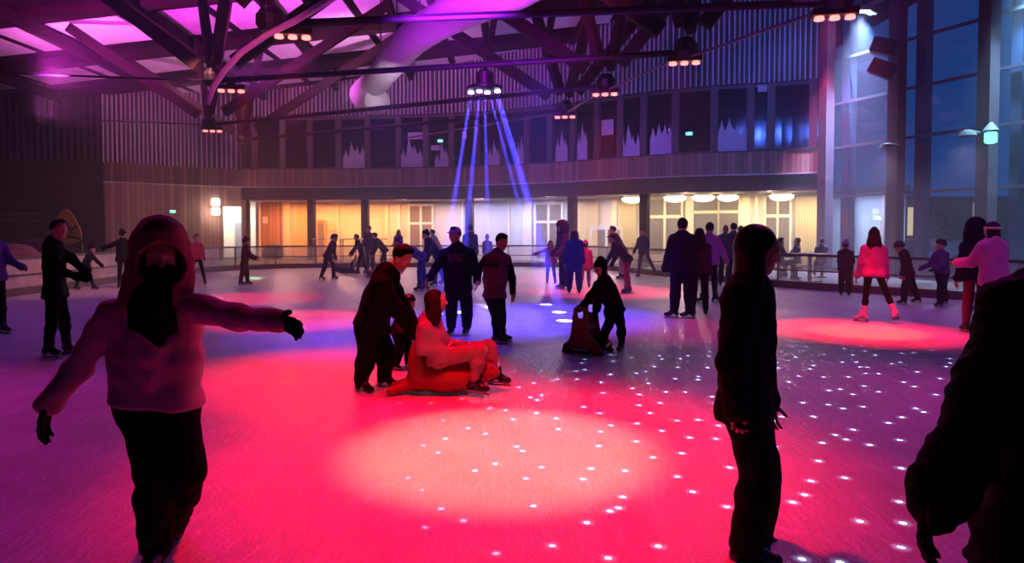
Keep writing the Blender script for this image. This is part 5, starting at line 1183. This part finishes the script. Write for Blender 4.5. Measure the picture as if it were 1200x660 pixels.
dk = mat('sign_print', srgb((40, 24, 24)), .6)
m_ = MB(); m_.tube([(fx_ - .1, ysg - .05, fz_ + .75), (fx_ + .12, ysg - .05, fz_ + .45), (fx_ - .1, ysg - .05, fz_ + .32), (fx_ + .45, ysg - .05, fz_ + .22)], .06, 8); m_.tube([(fx_ + .02, ysg - .05, fz_ + .6), (fx_ + .3, ysg - .05, fz_ + .7)], .04, 8); m_.lathe((fx_ - .16, ysg - .05, fz_ + .82), [(.02, -.1), (.1, -.03), (.1, .05), (.02, .1)], 12)
m_.build('figure', dk, sg)
for q in (lft.x + .3, B_.x - .3): MB().box((q, ysg + .06, A_.z / 2), (.07, .07, A_.z + .1)).build('leg', blackm, sg)
# things behind the left barrier
g_ = MB(); xx = at(18, 290, 21).x
mt = mat('dark_tarpaulin', srgb((52, 40, 48)), .8, noise=.2, scale=3); mt2 = mat('pale_tarpaulin', srgb((130, 96, 100)), .8, noise=.2, scale=3)
for px, Y, sx, hz_, m2, lb in ((2, 19.6, 1.2, 1.25, mt2, 'pale covered heap behind the left barrier at the picture edge'), (34, 22.6, 1.0, 1.35, mt, 'dark covered heap behind the left barrier left of the man in black'), (50, 26.2, .8, 1.1, mt2, 'small pale covered heap next to the triangle sign')):
    c = V(at(px, 300, Y).x, Y, 0)
    o = blob('covered_heap', [([ell(c + V(0, 0, hz_ * .45), (sx, .8, hz_ * .55)), ell(c + V(sx * .35, .1, hz_ * .6), (sx * .45, .5, hz_ * .4)), cap(c + V(-sx * .6, 0, .3), c + V(sx * .6, 0, .25), .42, .40)], .12, [(c + V(0, 0, 0), -UP)])], .05, m2, None, c, wrinkle=.03, seed=int(px), label=lb, cat='covered heap', group='covered heaps behind the left barrier'); o.location = tuple(c)
for z, lb in ((2.35, 'upper pale rail on the dark wall at the left'), (2.05, 'lower pale rail on the dark wall at the left')):
    MB().tube([(-26, 28.5, z), (-20, 28.9, z)], .03, 6).build('hand_rail', mat('pale_rail', srgb((120, 90, 100)), .5), label=lb, cat='rail', group='rails by the dark wall')
# dark tub chair and small tables behind the far barrier
x, y = BX(319, 32.6); t = thing('tub_chair', 'dark rounded chair against the plank wall behind the far barrier', 'chair', (x, y, 0))
blob('shell', [([cap((x - .3, y + .1, .5), (x + .3, y + .1, .5), .2), cap((x - .32, y + .22, .8), (x + .32, y + .22, .8), .14), cap((x - .36, y - .1, .45), (x - .36, y + .2, .7), .1), cap((x + .36, y - .1, .45), (x + .36, y + .2, .7), .1), ell((x, y, .38), (.4, .34, .12))], .06, [])], .025, cloth((40, 34, 52)), t, (x, y, 0))
for q in (-.28, .28):
    for p in (-.2, .2): MB().tube([(x + q, y + p, -.04), (x + q, y + p, .34)], .025, 8).build('leg', blackm, t)
def tall_table(px, Y, w_, lb, dy=0):
    x, y = BX(px, Y); t = thing('standing_table', lb, 'table', (x, y, 0), 'high tables in the arcade')
    MB().box((x, y, 1.22), (w_, .6, .05)).build('tabletop', white, t)
    for q in (-1, 1):
        for p in (-1, 1): MB().box((x + q * (w_ / 2 - .06), y + p * .24, .58), (.05, .05, 1.24)).build('leg', steel, t)
tall_table(379, 34.2, 1.0, 'white high table before the orange door'); tall_table(412, 34.4, 1.1, 'white high table in the yellow bay left of the dark second column'); tall_table(456, 34.2, .9, 'white high table in the yellow bay right of the dark second column')
x, y = BX(949, 22.4); t = thing('cafe_table', 'white table with a tray behind the right barrier', 'table', (x, y, 0))
MB().box((x, y, .86), (1.1, .6, .05)).build('tabletop', white, t); MB().box((x, y, .4), (.1, .1, .88)).build('pedestal', steel, t); MB().box((x, y, -.02), (.6, .5, .04)).build('foot_plate', steel, t)
MB().box((x - .1, y, .90), (.45, .3, .04)).build('serving_tray', white, label='white tray lying on the table behind the right barrier', cat='tray')
for px, w_, c, lb in ((388, .35, (235, 190, 130), 'small bright notice beside the orange door'),):
    plate('notice', px, px + 5, 262, 270, BACK, .14, mat('notice_paper', srgb(c), .6), label=lb, cat='notice')
# bushes and parked cars outside
def bush(px, Y, w_, h, lb):
    x = at(px, 300, Y).x; rr = random.Random(px); v = []; f = []
    tr = thing('round_bush', lb, 'bush', (x, Y, -.15), 'bushes outside the glass wall')
    m = MB()
    for _ in range(900):
        d = Vector((rr.gauss(0, 1), rr.gauss(0, 1), rr.gauss(0, 1))).normalized() * rr.uniform(.75, 1.05)
        p = Vector((x + d.x * w_, Y + d.y * w_, h * .55 + d.z * h * .5)); a = Vector((rr.uniform(-1, 1), rr.uniform(-1, 1), rr.uniform(-1, 1))).normalized() * .16; b_ = a.orthogonal().normalized() * .09
        k = len(m.v); m.v += [p - a, p + b_, p + a, p - b_]; m.f.append((k, k + 1, k + 2, k + 3))
    m.build('foliage', mat('dark_leaves', srgb((34, 44, 40)), .7), tr); MB().tube([(x, Y, -.15), (x, Y, h * .6)], .1, 8).build('trunk', darkwood, tr)
bush(1095, 33.6, .6, 2.5, 'left bush in front of the brown outbuilding'); bush(1113, 34.6, .55, 2.0, 'right bush in front of the brown outbuilding'); bush(1142, 35.5, .5, 1.9, 'narrow bush below the lit doorway of the outbuilding')
def car(px, Y, rz, col, lb):
    x = at(px, 300, Y).x; t = thing('parked_car', lb, 'car', (x, Y, -.15), 'cars parked outside', rz)
    prof = [(-2.1, .35), (-2.15, .7), (-1.9, .88), (-1.25, .95), (-.75, 1.38), (.55, 1.42), (1.2, .98), (1.95, .86), (2.12, .6), (2.1, .35)]
    M = Matrix.Rotation(rz, 3, 'Z'); c = Vector((x, Y, -.15))
    o = MB().prism(prof, 1.7, M, c).build('body', mat('car_paint_%d' % px, srgb(col), .3, metal=.3), t); bv = o.modifiers.new('b', 'BEVEL'); bv.width = .08; bv.segments = 3
    MB().prism([(-1.1, .98), (-.7, 1.33), (.5, 1.36), (1.0, 1.0)], 1.74, M, c).build('side_windows', mat('car_glass', srgb((20, 24, 34)), .1), t)
    for a in (-1.3, 1.3):
        for b_ in (-.82, .82): MB().tube([c + M @ Vector((a, b_ - .08, .33)), c + M @ Vector((a, b_ + .08, .33))], .33, 18).build('wheel', blackm, t)
car(1078, 31, .3, (150, 150, 165), 'pale parked car left of the two bushes'); car(1145, 27, .2, (60, 62, 80), 'dark parked car below the lit doorway of the outbuilding')
